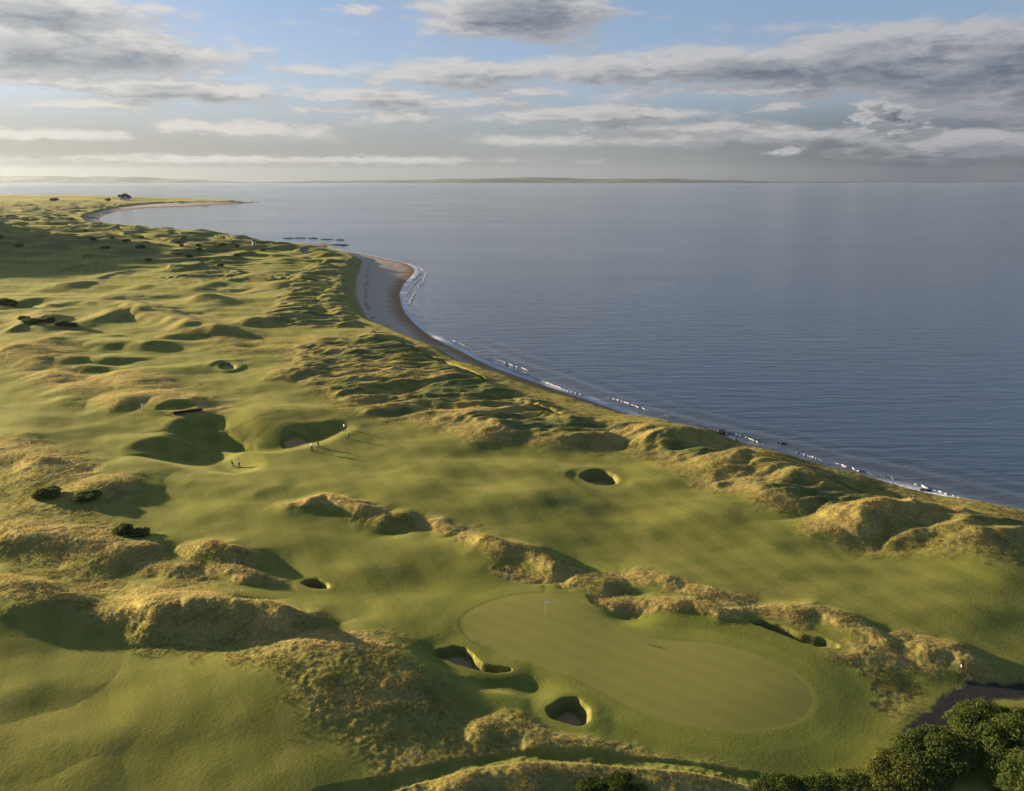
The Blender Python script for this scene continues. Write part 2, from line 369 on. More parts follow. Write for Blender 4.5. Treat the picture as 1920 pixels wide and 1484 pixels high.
def bunker(px, depth, z=ZL, lip=.25, face=1.3, level=.85):
    pts = smooth_poly(wp(px, z), 2)
    b = box(min(p[0] for p in pts) - 4, max(p[0] for p in pts) + 4, min(p[1] for p in pts) - 4, max(p[1] for p in pts) + 4)
    X, Y = XG[b], YG[b]
    d = sdf(X, Y, pts)
    d = d + .18 * pn(X / 1.2, Y / 1.2, 91)
    rim = float(np.median(Z[b][np.abs(d) < .8])) if (np.abs(d) < .8).any() else z
    # steeper revetted face on the sun side, gentler elsewhere
    fl0 = sst(-2.6, -.4, d); Z[b] = (Z[b] * (1 - fl0 * level) + rim * fl0 * level).astype(np.float32); ROUGH[b] *= 1 - sst(-1.6, -.5, d)
    kk = sst(0, face, d)
    Z[b] = (Z[b] + lip * np.exp(-((d + .5) / .7) ** 2) - depth * kk).astype(np.float32)
    fl = sst(face * .75, face * 1.6, d)
    Z[b] = Z[b] * (1 - .7 * fl) + (rim - depth + .05 * pn(X / 1.5, Y / 1.5, 92)) * .7 * fl
    s = sst(face * .7, face * .7 + .3, d)
    BUNK[b] = np.maximum(BUNK[b], s)
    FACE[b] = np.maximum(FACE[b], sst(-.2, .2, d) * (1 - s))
    ROUGH[b] *= 1 - sst(-.4, .1, d)

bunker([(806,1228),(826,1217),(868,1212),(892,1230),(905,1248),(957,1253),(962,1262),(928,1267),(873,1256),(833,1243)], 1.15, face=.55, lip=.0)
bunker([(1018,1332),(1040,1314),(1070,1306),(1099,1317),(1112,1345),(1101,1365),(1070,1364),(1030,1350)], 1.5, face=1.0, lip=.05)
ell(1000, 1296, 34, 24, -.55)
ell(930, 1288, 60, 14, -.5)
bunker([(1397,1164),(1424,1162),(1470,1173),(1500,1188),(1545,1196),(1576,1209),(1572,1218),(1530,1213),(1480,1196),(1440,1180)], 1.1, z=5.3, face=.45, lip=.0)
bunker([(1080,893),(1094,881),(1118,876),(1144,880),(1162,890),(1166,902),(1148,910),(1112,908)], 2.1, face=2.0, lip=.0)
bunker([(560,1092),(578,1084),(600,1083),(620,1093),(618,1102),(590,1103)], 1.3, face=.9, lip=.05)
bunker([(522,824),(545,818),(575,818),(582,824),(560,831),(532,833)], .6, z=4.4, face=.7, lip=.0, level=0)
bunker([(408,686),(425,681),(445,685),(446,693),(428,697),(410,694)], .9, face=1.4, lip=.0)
for u, v in [(210, 656), (205, 686), (125, 685), (175, 699), (438, 543), (330, 529), (478, 547)]:
    ell(u, v, 38, 6, -1.0)
# tee platform edged by a dark bar
bT, dT = region([(285,776),(327,781),(380,769),(335,764)], np.zeros_like(Z), 1, 1, wob=0)
if bT is not None:
    k = sst(-.4, .3, dT); Z[bT] = Z[bT] * (1 - k) + 5.9 * k; ROUGH[bT] *= 1 - k
# service path at the right
PTH = [(1674,1386),(1700,1352),(1745,1330),(1772,1300),(1800,1284),(1860,1280),(1960,1284),(1960,1312),(1870,1312),(1835,1330),(1790,1366),(1720,1388)]
pp = smooth_poly(wp(PTH, 4.6), 2)
bP = box(min(p[0] for p in pp) - 4, max(p[0] for p in pp) + 4, min(p[1] for p in pp) - 4, max(p[1] for p in pp) + 4)
dP = sdf(XG[bP], YG[bP], pp)
k = sst(-2.5, .3, dP); Z[bP] = Z[bP] * (1 - k) + 4.6 * k
PATH[bP] = sst(-.3, .4, dP + .5 * pn(XG[bP] / 1.8, YG[bP] / 1.8, 95) + .25 * pn(XG[bP] / .6, YG[bP] / .6, 96)); ROUGH[bP] *= 1 - sst(-.6, .1, dP)
# mown walkway curling round the near dune, and narrow dark grooves along the dune edge
def track(px, w, depth, z=6, arr=None):
    pts = wp(px, z)
    b = box(min(p[0] for p in pts) - 6, max(p[0] for p in pts) + 6, min(p[1] for p in pts) - 6, max(p[1] for p in pts) + 6)
    d, _ = seg_dist(XG[b], YG[b], pts)
    k = 1 - sst(w * .6, w * 1.3, d)
    Z[b] -= (depth * k).astype(np.float32); ROUGH[b] *= 1 - k
    if arr is not None: arr[b] = np.maximum(arr[b], k)
track([(600,1495),(700,1474),(760,1460),(819,1444),(870,1432),(928,1424),(1001,1420),(1110,1424),(1200,1432),(1300,1438),(1400,1452),(1520,1462)], .8, .28, 5.4)
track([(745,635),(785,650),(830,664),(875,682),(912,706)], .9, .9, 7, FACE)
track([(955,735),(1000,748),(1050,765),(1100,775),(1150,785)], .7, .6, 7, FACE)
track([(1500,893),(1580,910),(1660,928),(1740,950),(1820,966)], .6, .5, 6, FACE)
track([(100,585),(0,560),(-60,540)], 2, .3, 5)

# ------------------------------------------------------------------ surface identities
SAND = (1 - sst(-.4, 1.0, VD + .9 * pn(XG / 3, YG / 3, 101) * lod(3))).astype(np.float32)
WET = (1 - sst(1.5, 8, SD + 2.2 * pn(XG / 12, YG / 9, 102))).astype(np.float32)
FIELD = sst(1350, 1600, YG) * sst(10, 60, VD)
fid = np.floor(YG / 130 + .4 * np.floor(XG / 260)) * 7 + np.floor(XG / 260)
fieldc = np.select([YG > 2150, YG > 2020, YG > 1880, YG > 1760, YG > 1600], [1.0, .6, .3, .58, .1], .8) * np.ones_like(YG)
DRY = np.maximum(DRY, ROUGH * sst(-.1, .35, pn(XG / 9, YG / 7, 103) + .5 * pn(XG / 2.5, YG / 2.2, 104)) * .5)
near_dry = sst(-.2, .3, pn(XG / 40, YG / 30, 105))
Z = Z.astype(np.float32)

def h_at(x, y):
    r = np.clip(np.searchsorted(YS, y) - 1, 0, len(YS) - 2)
    f = (y - YS[r]) / (YS[r + 1] - YS[r]); t = x / y
    c = np.clip(np.searchsorted(TS, t) - 1, 0, len(TS) - 2)
    g = (t - TS[c]) / (TS[c + 1] - TS[c])
    return float((Z[r, c] * (1 - g) + Z[r, c + 1] * g) * (1 - f) + (Z[r + 1, c] * (1 - g) + Z[r + 1, c + 1] * g) * f)

def hit(u, v):
    """the spot on the land seen at a photo pixel"""
    zs = np.linspace(16, 0, 161)
    for z in zs:
        x, y = at(u, v, z)
        if y < 27: continue
        if h_at(x, y) >= z - .05: return x, y, h_at(x, y)
    x, y = at(u, v, 0); return x, y, max(h_at(x, y), 0)

# ------------------------------------------------------------------ mesh and object helpers
def grid_mesh(name, X, Y, Zz):
    nr, nc = X.shape
    me = bpy.data.meshes.new(name)
    co = np.stack([X, Y, Zz], -1).reshape(-1, 3).astype(np.float32)
    idx = np.arange(nr * nc, dtype=np.int32).reshape(nr, nc)
    q = np.stack([idx[:-1, :-1], idx[:-1, 1:], idx[1:, 1:], idx[1:, :-1]], -1).reshape(-1, 4)
    me.vertices.add(len(co)); me.vertices.foreach_set('co', co.ravel())
    me.loops.add(q.size); me.loops.foreach_set('vertex_index', q.ravel())
    me.polygons.add(len(q)); me.polygons.foreach_set('loop_start', np.arange(0, q.size, 4, dtype=np.int32))
    me.polygons.foreach_set('use_smooth', np.ones(len(q), bool))
    me.update(); me.validate()
    return me

def raw_mesh(name, co, faces, smooth=False):
    """co (n,3), faces (m,k) all with k corners"""
    co = np.asarray(co, np.float32); faces = np.asarray(faces, np.int32)
    me = bpy.data.meshes.new(name); k = faces.shape[1]
    me.vertices.add(len(co)); me.vertices.foreach_set('co', co.ravel())
    me.loops.add(faces.size); me.loops.foreach_set('vertex_index', faces.ravel())
    me.polygons.add(len(faces)); me.polygons.foreach_set('loop_start', np.arange(0, faces.size, k, dtype=np.int32))
    if smooth: me.polygons.foreach_set('use_smooth', np.ones(len(faces), bool))
    me.update(calc_edges=True)
    return me

def vcol(me, name, chans):
    a = me.color_attributes.new(name, 'FLOAT_COLOR', 'POINT')
    d = np.stack([np.asarray(c, np.float32).ravel() for c in chans], -1)
    a.data.foreach_set('color', d.ravel())

def link(name, me, mat, parent=None, kind=None):
    o = bpy.data.objects.new(name, me); COL.objects.link(o)
    if mat is not None: me.materials.append(mat)
    if parent is not None: o.parent = parent
    if kind: o['kind'] = kind
    return o

def tag(o, label, cat, group=None):
    o['label'] = label; o['category'] = cat
    if group: o['group'] = group
    return o

def thing(name, loc, label, cat, group=None, rz=0.0):
    o = bpy.data.objects.new(name, None); COL.objects.link(o)
    o.location = loc; o.rotation_euler = (0, 0, rz)
    return tag(o, label, cat, group)

# ------------------------------------------------------------------ node helpers
class NT:
    def __init__(self, tree): self.t = tree; self.n = tree.nodes; self.l = tree.links
    def new(self, typ, **kw):
        nd = self.n.new(typ)
        for k, v in kw.items(): setattr(nd, k, v)
        return nd
    def put(self, sock, v):
        if isinstance(v, bpy.types.NodeSocket): self.l.new(v, sock)
        elif v is not None: sock.default_value = v
    def m(self, op, a, b=None, c=None, clamp=False):
        nd = self.new('ShaderNodeMath', operation=op, use_clamp=clamp)
        for s, v in zip(nd.inputs, (a, b, c)): self.put(s, v)
        return nd.outputs[0]
    def mix(self, f, a, b, blend='MIX'):
        nd = self.new('ShaderNodeMix', data_type='RGBA', blend_type=blend)
        self.put(nd.inputs[0], f)
        for s, v in ((nd.inputs[6], a), (nd.inputs[7], b)):
            if isinstance(v, tuple) and len(v) == 3: v = (*v, 1)
            self.put(s, v)
        return nd.outputs[2]
    def ss(self, x, a, b):
        nd = self.new('ShaderNodeMapRange', interpolation_type='SMOOTHSTEP')
        self.put(nd.inputs[0], x); self.put(nd.inputs[1], a); self.put(nd.inputs[2], b)
        return nd.outputs[0]
    def noise(self, vec, scale, detail=3, rough=.55, dist=0.0):
        nd = self.new('ShaderNodeTexNoise'); self.put(nd.inputs['Vector'], vec)
        nd.inputs['Scale'].default_value = scale; nd.inputs['Detail'].default_value = detail
        nd.inputs['Roughness'].default_value = rough; nd.inputs['Distortion'].default_value = dist
        return nd.outputs[0]
    def scale(self, vec, s):
        nd = self.new('ShaderNodeMapping'); self.put(nd.inputs[0], vec); nd.inputs[3].default_value = s
        return nd.outputs[0]
    def attr(self, name):
        a = self.new('ShaderNodeAttribute', attribute_name=name); s = self.new('ShaderNodeSeparateColor')
        self.l.new(a.outputs[0], s.inputs[0])
        return s.outputs[0], s.outputs[1], s.outputs[2], a.outputs[3]

def mat(name):
    m = bpy.data.materials.new(name); m.use_nodes = True
    k = NT(m.node_tree); k.bsdf = m.node_tree.nodes['Principled BSDF']; k.bsdf.inputs['Roughness'].default_value = .85
    k.bsdf.inputs['Specular IOR Level'].default_value = .25
    return m, k

def plain(name, c, rough=.7, var=.25, sc=3.0, metal=0.0):
    m, k = mat(name)
    g = k.new('ShaderNodeNewGeometry').outputs[0]
    n = k.noise(g, sc, 3)
    col = k.mix(n, tuple(x * (1 - var) for x in c), tuple(min(1, x * (1 + var)) for x in c))
    k.l.new(col, k.bsdf.inputs['Base Color']); k.bsdf.inputs['Roughness'].default_value = rough
    k.bsdf.inputs['Metallic'].default_value = metal
    return m

# ------------------------------------------------------------------ land material
def land_material():
    m, k = mat('links_turf')
    g = k.new('ShaderNodeNewGeometry').outputs[0]
    rough, dry, marr, sand = k.attr('m1')
    green, collar, bunk, path = k.attr('m2')
    field, fc, wet, face = k.attr('m3')
    n40 = k.noise(g, .03, 3); n8 = k.noise(g, .13, 4); n2 = k.noise(g, .6, 4, .6); nf = k.noise(g, 3.0, 4, .65); nff = k.noise(g, 11.0, 3, .6)
    fw = k.mix(k.ss(n8, .35, .65), (.058, .088, .013), (.120, .118, .021))
    fw = k.mix(k.ss(n40, .4, .62), fw, (.088, .112, .017))
    fw = k.mix(k.m('MULTIPLY', k.ss(n2, .5, .75), .5), fw, (.150, .128, .030))
    fw = k.mix(k.m('MULTIPLY', k.ss(nff, .42, .60), .5), fw, (.056, .072, .010))
    fw = k.mix(k.m('MULTIPLY', k.ss(nf, .40, .7), .45), fw, (.070, .086, .012))
    sxy = k.new('ShaderNodeSeparateXYZ'); k.l.new(g, sxy.inputs[0])
    lane = k.m('ADD', k.m('ADD', k.m('MULTIPLY', sxy.outputs[0], 1.25), k.m('MULTIPLY', sxy.outputs[1], .62)), k.m('MULTIPLY', n40, 9.0))
    fw = k.mix(k.m('MULTIPLY', k.ss(k.m('SINE', lane), -.25, .25), .24), fw, (.200, .190, .040))
    fw = k.mix(k.m('MULTIPLY', k.ss(k.noise(g, .28, 3, .6), (.54), .68), .5), fw, (.175, .150, .040))
    # mown rings round the green
    st = k.m('SINE', k.m('ADD', k.m('MULTIPLY', collar, 13.0), 2.2))
    ringc = k.mix(k.ss(st, -.4, .4), (.070, .098, .013), (.118, .138, .020))
    fw = k.mix(k.ss(collar, .0, .6), fw, k.mix(.75, fw, ringc))
    gr = k.mix(nf, (.142, .142, .034), (.175, .164, .042))
    gr = k.mix(k.m('MULTIPLY', k.ss(n2, .4, .7), .4), gr, (.128, .138, .030))
    sx_ = k.new('ShaderNodeSeparateXYZ'); k.l.new(g, sx_.inputs[0])
    band = k.m('SINE', k.m('ADD', k.m('MULTIPLY', sx_.outputs[0], 1.5), k.m('MULTIPLY', sx_.outputs[1], 2.2)))
    gr = k.mix(k.m('MULTIPLY', k.ss(band, -.3, .3), .28), gr, (.105, .118, .022))
    fringe = k.m('MULTIPLY', k.ss(collar, .86, .93), k.m('SUBTRACT', 1, green))
    c = k.mix(green, fw, gr)
    tan = k.mix(k.ss(nf, .3, .7), (.190, .138, .048), (.370, .270, .098))
    olive = k.mix(k.ss(nf, .3, .7), (.090, .088, .021), (.185, .162, .046))
    tan = k.mix(k.m('MULTIPLY', k.ss(n2, .5, .7), .5), tan, (.20, .145, .06))
    ro = k.mix(dry, olive, tan)
    ma = k.mix(k.ss(nf, .3, .7), (.036, .052, .020), (.098, .112, .044))
    ro = k.mix(marr, ro, ma)
    c = k.mix(rough, c, ro)
    fld = k.new('ShaderNodeValToRGB')
    e = fld.color_ramp.elements
    e[0].position = 0; e[0].color = (.10, .12, .035, 1); e[1].position = 1; e[1].color = (.34, .26, .13, 1)
    for p_, c_ in ((.3, (.07, .095, .03, 1)), (.55, (.22, .17, .08, 1)), (.75, (.13, .12, .05, 1))):
        x = e.new(p_); x.color = c_
    fld.color_ramp.interpolation = 'CONSTANT'
    k.l.new(fc, fld.inputs[0])
    c = k.mix(field, c, fld.outputs[0])
    sd = k.mix(nf, (.42, .32, .21), (.58, .46, .33))
    sd = k.mix(wet, sd, k.mix(n2, (.28, .155, .075), (.42, .26, .13)))
    c = k.mix(sand, c, sd)
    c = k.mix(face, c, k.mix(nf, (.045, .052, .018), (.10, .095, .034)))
    bs = k.mix(nf, (.30, .18, .085), (.42, .27, .14))
    c = k.mix(bunk, c, bs)
    pc = k.mix(nff, (.024, .023, .022), (.048, .045, .042))
    c = k.mix(path, c, pc)
    k.l.new(c, k.bsdf.inputs['Base Color'])
    # relief of the sward finer than the sheet
    hgt = k.m('ADD', k.m('ADD', k.m('MULTIPLY', nff, .05), k.m('MULTIPLY', nf, .12)), k.m('MULTIPLY', n2, .12))
    amt = k.m('MULTIPLY', k.m('ADD', .24, k.m('MULTIPLY', rough, .36)), k.m('SUBTRACT', 1, k.m('MULTIPLY', green, .8)))
    hgt = k.m('MULTIPLY', hgt, amt)
    b = k.new('ShaderNodeBump'); b.inputs['Strength'].default_value = 1.0; b.inputs['Distance'].default_value = 1.0
    k.l.new(hgt, b.inputs['Height']); k.l.new(b.outputs[0], k.bsdf.inputs['Normal'])
    k.bsdf.inputs['Roughness'].default_value = .9; k.bsdf.inputs['Specular IOR Level'].default_value = .04
    veg_ = k.m('MULTIPLY', k.m('SUBTRACT', 1, sand), k.m('SUBTRACT', 1, k.m('MAXIMUM', bunk, path)))
    k.l.new(k.m('MULTIPLY', veg_, .12), k.bsdf.inputs['Sheen Weight'])
    k.bsdf.inputs['Sheen Roughness'].default_value = .5
    k.bsdf.inputs['Sheen Tint'].default_value = (.75, .68, .28, 1)
    gl = k.new('ShaderNodeBsdfGlossy'); gl.inputs['Roughness'].default_value = .72
    k.l.new(k.mix(.5, c, (.85, .78, .20)), gl.inputs['Color']); k.l.new(b.outputs[0], gl.inputs['Normal'])
    ms = k.new('ShaderNodeMixShader'); k.l.new(k.m('MULTIPLY', veg_, .21), ms.inputs[0])
    k.l.new(k.bsdf.outputs[0], ms.inputs[1]); k.l.new(gl.outputs[0], ms.inputs[2])
    k.l.new(ms.outputs[0], m.node_tree.nodes['Material Output'].inputs['Surface'])
    return m

ground_me = grid_mesh('ground', XG, YG, Z)
vcol(ground_me, 'm1', (ROUGH, DRY, MARR, SAND)); vcol(ground_me, 'm2', (GREEN, COLLAR, BUNK, PATH)); vcol(ground_me, 'm3', (FIELD, fieldc, WET * SAND, FACE))
link('ground', ground_me, land_material(), kind='structure')

# ------------------------------------------------------------------ sea
def sea():
    ys = np.concatenate([rows(70.0, 2600.0, .006, 200, .3), np.geomspace(2700, 17300, 60)])
    ts = np.linspace(-1.05, 1.05, 700)
    T, Y = np.meshgrid(ts, ys); X = T * Y
    sd = -sdf(X.astype(np.float32), Y.astype(np.float32), land_poly)
    s = np.clip(sd, 0, 40)
    w = (1 - sst(5, 26, s)) * sst(1.0, 4, s)
    Zz = .16 * w * np.sin(s * .9 + 2.2 * pn(X / 40, Y / 40, 111)) * (Y < 900)
    Zz = Zz - np.maximum(np.hypot(X, Y) - 3000, 0) ** 2 / (2 * 6371000.0)
    me = grid_mesh('sea', X, Y, Zz)
    foam = (1 - sst(.5, 2.6, s + 1.3 * pn(X / 9, Y / 9, 112))) * (.6 + .4 * sst(-.1, .25, pn(X / 26, Y / 26, 113))) * (Y < 1000)
    vcol(me, 'm1', (foam, 1 - sst(0, 22, s), 1 - sst(0, 120, sd), np.zeros_like(s)))
    m, k = mat('sea_water')
    g = k.new('ShaderNodeNewGeometry').outputs[0]
    fo, shal, inshore, _ = k.attr('m1')
    a = k.scale(g, (.16, .42, .3)); a2 = k.scale(g, (.5, 1.1, 1)); a3 = k.scale(g, (.02, .045, 1)); a4 = k.scale(g, (.0022, .009, 1))
    rot = k.new('ShaderNodeMapping'); k.l.new(g, rot.inputs[0]); rot.inputs[2].default_value = (0, 0, R(-14)); rot.inputs[3].default_value = (.05, .30, .2)
    n1 = k.noise(rot.outputs[0], 1.0, 3, .6, .4); n2 = k.noise(a2, 1.0, 3, .6); n3 = k.noise(a3, 1.0, 3); n4 = k.noise(a4, 1.0, 3)
    hgt = k.m('ADD', k.m('MULTIPLY', n1, .85), k.m('MULTIPLY', n2, .14))
    b = k.new('ShaderNodeBump'); b.inputs['Strength'].default_value = 1.0; b.inputs['Distance'].default_value = 1.0
    k.l.new(k.m('MULTIPLY', hgt, k.m('ADD', .26, k.m('MULTIPLY', n3, .22))), b.inputs['Height'])
    k.l.new(b.outputs[0], k.bsdf.inputs['Normal'])
    c = k.mix(k.ss(n4, .35, .65), (.050, .070, .094), (.056, .078, .105))
    c = k.mix(k.m('MULTIPLY', shal, .6), c, (.10, .105, .095))
    fn = k.ss(k.noise(g, 1.3, 4, .7), .30, .52)
    fo2 = k.m('MULTIPLY', fo, fn)
    c = k.mix(fo2, c, (.78, .80, .82))
    k.l.new(c, k.bsdf.inputs['Base Color'])
    r0 = k.m('ADD', .11, k.m('MULTIPLY', k.ss(n4, .3, .7), .05))
    k.l.new(k.m('MAXIMUM', r0, k.m('MULTIPLY', fo2, .8)), k.bsdf.inputs['Roughness'])
    k.bsdf.inputs['IOR'].default_value = 1.33; k.bsdf.inputs['Specular IOR Level'].default_value = .5
    link('sea', me, m, kind='structure')
sea()

# ------------------------------------------------------------------ far hills across the water
def hills():
    m, k = mat('far_hills')
    g = k.new('ShaderNodeNewGeometry').outputs[0]
    n = k.noise(k.scale(g, (.0012, .0012, .004)), 1.0, 4)
    k.l.new(k.mix(k.ss(n, .4, .6), (.05, .065, .035), (.16, .14, .075)), k.bsdf.inputs['Base Color'])
    for name, y0, prof, sx in (('hills', 15000, 0, 1), ):
        xs = np.linspace(-17000, 19000, 420); vs = np.linspace(0, 1, 18)
        X, V = np.meshgrid(xs, vs)
        az = np.degrees(np.arctan2(X, y0))
        top = 70 + 45 * fbm(X / 2600, X * 0 + 3.3, 121, 4) + 110 * np.exp(-((az + 36) / 7) ** 2) + 40 * np.exp(-((az - 0) / 9) ** 2)
        top = top * sst(33, 16, az) + 16 * sst(16, 33, az)
        top = np.maximum(top, 12)
        Zz = -32 + top * sst(0, 1, V) * (1 + .10 * pn(X / 700, V * 6, 122))
        link(name, grid_mesh(name, X, y0 + V * 2500 + 500 * pn(X / 3000, X * 0 + 8.1, 123), Zz), m, kind='structure')
hills()
# ------------------------------------------------------------------ rough grass standing on the dunes
def leaf_mat(name, trans=.45, sat=1.0):
    m = bpy.data.materials.new(name); m.use_nodes = True
    k = NT(m.node_tree); k.n.remove(m.node_tree.nodes['Principled BSDF'])
    a = k.new('ShaderNodeAttribute', attribute_name='tone')
    d = k.new('ShaderNodeBsdfDiffuse'); t = k.new('ShaderNodeBsdfTranslucent')
    k.l.new(a.outputs[0], d.inputs[0]); k.l.new(a.outputs[0], t.inputs[0])
    ms = k.new('ShaderNodeMixShader'); ms.inputs[0].default_value = trans
    k.l.new(d.outputs[0], ms.inputs[1]); k.l.new(t.outputs[0], ms.inputs[2])
    k.l.new(ms.outputs[0], m.node_tree.nodes['Material Output'].inputs['Surface'])
    return m

def rough_grass(n=170000, blades=6):
    area = (SP * SP).astype(np.float64)
    wgt = np.where((YG < 250) & (np.abs(TG) < .95), ROUGH, 0) * area * (1 - SAND) * np.clip(90 / YG, .25, 1) ** 1.2
    wgt *= (.35 + sst(-.15, .25, pn(XG / 3.1, YG / 2.6, 131)))
    cdf = np.cumsum(wgt.ravel()); ii = np.searchsorted(cdf, rng.random(n) * cdf[-1])
    ii = np.clip(ii, 0, XG.size - 1)
    sp = SP.ravel()[ii]
    x = XG.ravel()[ii] + (rng.random(n) - .5) * sp; y = YG.ravel()[ii] + (rng.random(n) - .5) * sp
    z = Z.ravel()[ii] - .04
    dry = np.clip(DRY.ravel()[ii] + rng.normal(0, .22, n), 0, 1); mar = MARR.ravel()[ii]
    tone = np.array([.160, .142, .040])[None] * (1 - dry[:, None]) + np.array([.46, .34, .135])[None] * dry[:, None]
    tone = tone * (1 - mar[:, None]) + np.array([.10, .125, .055])[None] * mar[:, None]
    tone = tone * (.75 + .6 * rng.random((n, 1)))
    h = (.12 + .20 * rng.random(n)) * np.clip(.75 + .3 * pn(x / 4, y / 4, 132), .45, 1.3)
    X = np.repeat(x, blades); Y = np.repeat(y, blades); Zb = np.repeat(z, blades); H = np.repeat(h, blades) * (.6 + .7 * rng.random(n * blades))
    N = n * blades
    an = rng.random(N) * 2 * np.pi; r = rng.random(N) * .16
    X = X + r * np.cos(an); Y = Y + r * np.sin(an)
    wv = rng.random(N) * np.pi; wid = .011 + .014 * rng.random(N)
    lean = rng.random(N) * .55 * H; la = an + rng.normal(0, .5, N)
    co = np.empty((N, 3, 3), np.float32)
    co[:, 0] = np.stack([X - np.cos(wv) * wid, Y - np.sin(wv) * wid, Zb], -1)
    co[:, 1] = np.stack([X + np.cos(wv) * wid, Y + np.sin(wv) * wid, Zb], -1)
    co[:, 2] = np.stack([X + np.cos(la) * lean + .12 * H, Y + np.sin(la) * lean - .05 * H, Zb + H], -1)
    me = raw_mesh('rough_grass', co.reshape(-1, 3), np.arange(N * 3).reshape(-1, 3))
    t3 = np.repeat(tone, blades * 3, 0); vcol(me, 'tone', (t3[:, 0], t3[:, 1], t3[:, 2], np.ones(len(t3))))
    link('rough_grass', me, leaf_mat('dune_grass', .6), kind='stuff')
rough_grass()
# ------------------------------------------------------------------ bushes and trees
LEAF = leaf_mat('bush_leaf', .42)
BARK = plain('bark', (.07, .055, .04), .9)

def tube(path, rad, sides=6):
    """a tapered tube along a path -> verts, faces"""
    co, fc = [], []
    n = len(path)
    for k, p in enumerate(path):
        p = Vector(p); d = (Vector(path[min(k + 1, n - 1)]) - Vector(path[max(k - 1, 0)])).normalized()
        a = d.orthogonal().normalized(); b_ = d.cross(a)
        for j in range(sides):
            t = 2 * math.pi * j / sides
            co.append(p + (a * math.cos(t) + b_ * math.sin(t)) * rad[k])
    for k in range(n - 1):
        for j in range(sides):
            fc.append((k * sides + j, k * sides + (j + 1) % sides, (k + 1) * sides + (j + 1) % sides, (k + 1) * sides + j))
    return co, fc

def join(parts):
    co, fc = [], []
    for c, f in parts:
        o = len(co); co += [tuple(v) for v in c]; fc += [tuple(i + o for i in q) for q in f]
    me = bpy.data.meshes.new('part'); me.from_pydata(co, [], fc); me.update()
    return me

def crown_mesh(rx, ry, h, n, leaf, tone, lobes=14, seed=0, base=0.0, flat=.75):
    r = np.random.default_rng(seed)
    th = r.random(lobes) * 2 * np.pi; rr = np.sqrt(r.random(lobes)) * (.68 if lobes < 20 else .84)
    lx = rr * np.cos(th); ly = rr * np.sin(th); lz = base + (.30 + .36 * r.random(lobes)) * (1 - .55 * rr ** 2)
    lr = (.30 + .20 * r.random(lobes)) * (1 if lobes < 20 else .45 + .55 * r.random(lobes))
    li = r.choice(lobes, n, p=lr ** 2 / (lr ** 2).sum())
    d = r.normal(size=(n, 3)); d[:, 2] = np.where(d[:, 2] < -.3, -d[:, 2], d[:, 2]); d /= np.linalg.norm(d, axis=1)[:, None]
    rad = lr[li] * (.66 + .48 * r.random(n))
    bump = 1 + .16 * pn(d[:, 0] * 3 + li * 7.3, d[:, 1] * 3 + d[:, 2] * 2.1, 201)
    p = np.stack([(lx[li] + d[:, 0] * rad * bump) * rx, (ly[li] + d[:, 1] * rad * bump) * ry, (lz[li] + d[:, 2] * rad * bump * flat) * h], -1)
    p[:, 2] = np.maximum(p[:, 2], .02)
    nrm = d + r.normal(0, .55, (n, 3)); nrm /= np.linalg.norm(nrm, axis=1)[:, None]
    a = np.cross(nrm, r.normal(size=(n, 3))); a /= np.linalg.norm(a, axis=1)[:, None] + 1e-9; b_ = np.cross(nrm, a)
    s_ = leaf * (.6 + .8 * r.random((n, 1)))
    co = np.empty((n, 4, 3), np.float32)
    co[:, 0] = p - a * s_; co[:, 1] = p + b_ * s_ * .45; co[:, 2] = p + a * s_; co[:, 3] = p - b_ * s_ * .45
    me = raw_mesh('foliage', co.reshape(-1, 3), np.arange(n * 4).reshape(-1, 4))
    t = np.array(tone)[None] * (.7 + .6 * r.random((n, 1))) * (1 + .35 * pn(p[:, 0] * 1.3 / max(rx, .1) * 3, p[:, 1] / max(ry, .1) * 4, 202)[:, None])
    t = np.repeat(np.clip(t, .004, .6), 4, 0); vcol(me, 'tone', (t[:, 0], t[:, 1], t[:, 2], np.ones(len(t))))
    return me

def bush(u, v, wpx, hm, label, name='gorse_bush', cat='bush', group=None, tone=(.060, .080, .022), n=9000, leaf=.16, seed=0, deep=.9, parts=True):
    x, y, z = hit(u, v)
    D = math.hypot(y, HC - z); w = wpx * D / F / 2
    if parts:
        t = thing(name, (x, y, z - .1), label, cat, group)
        link('foliage', crown_mesh(w, w * deep, hm, n, leaf, tone, lobes=46, seed=seed), LEAF, t)
        r = random.Random(seed); st = []
        for k in range(6):
            a = r.random() * 6.28; q = w * .45 * r.random()
            st.append(tube([(q * .3 * math.cos(a), q * .3 * math.sin(a), -.2), (q * math.cos(a), q * math.sin(a), hm * .3), (q * 1.5 * math.cos(a + .2), q * 1.5 * math.sin(a + .2), hm * .62)], [.10, .07, .03]))
        link('stems', join(st), BARK, t)
        return t
    o = link(name, crown_mesh(w, w * deep, hm, n, leaf, tone, lobes=9, seed=seed), LEAF); o.location = (x, y, z - .1)
    return tag(o, label, cat, group)

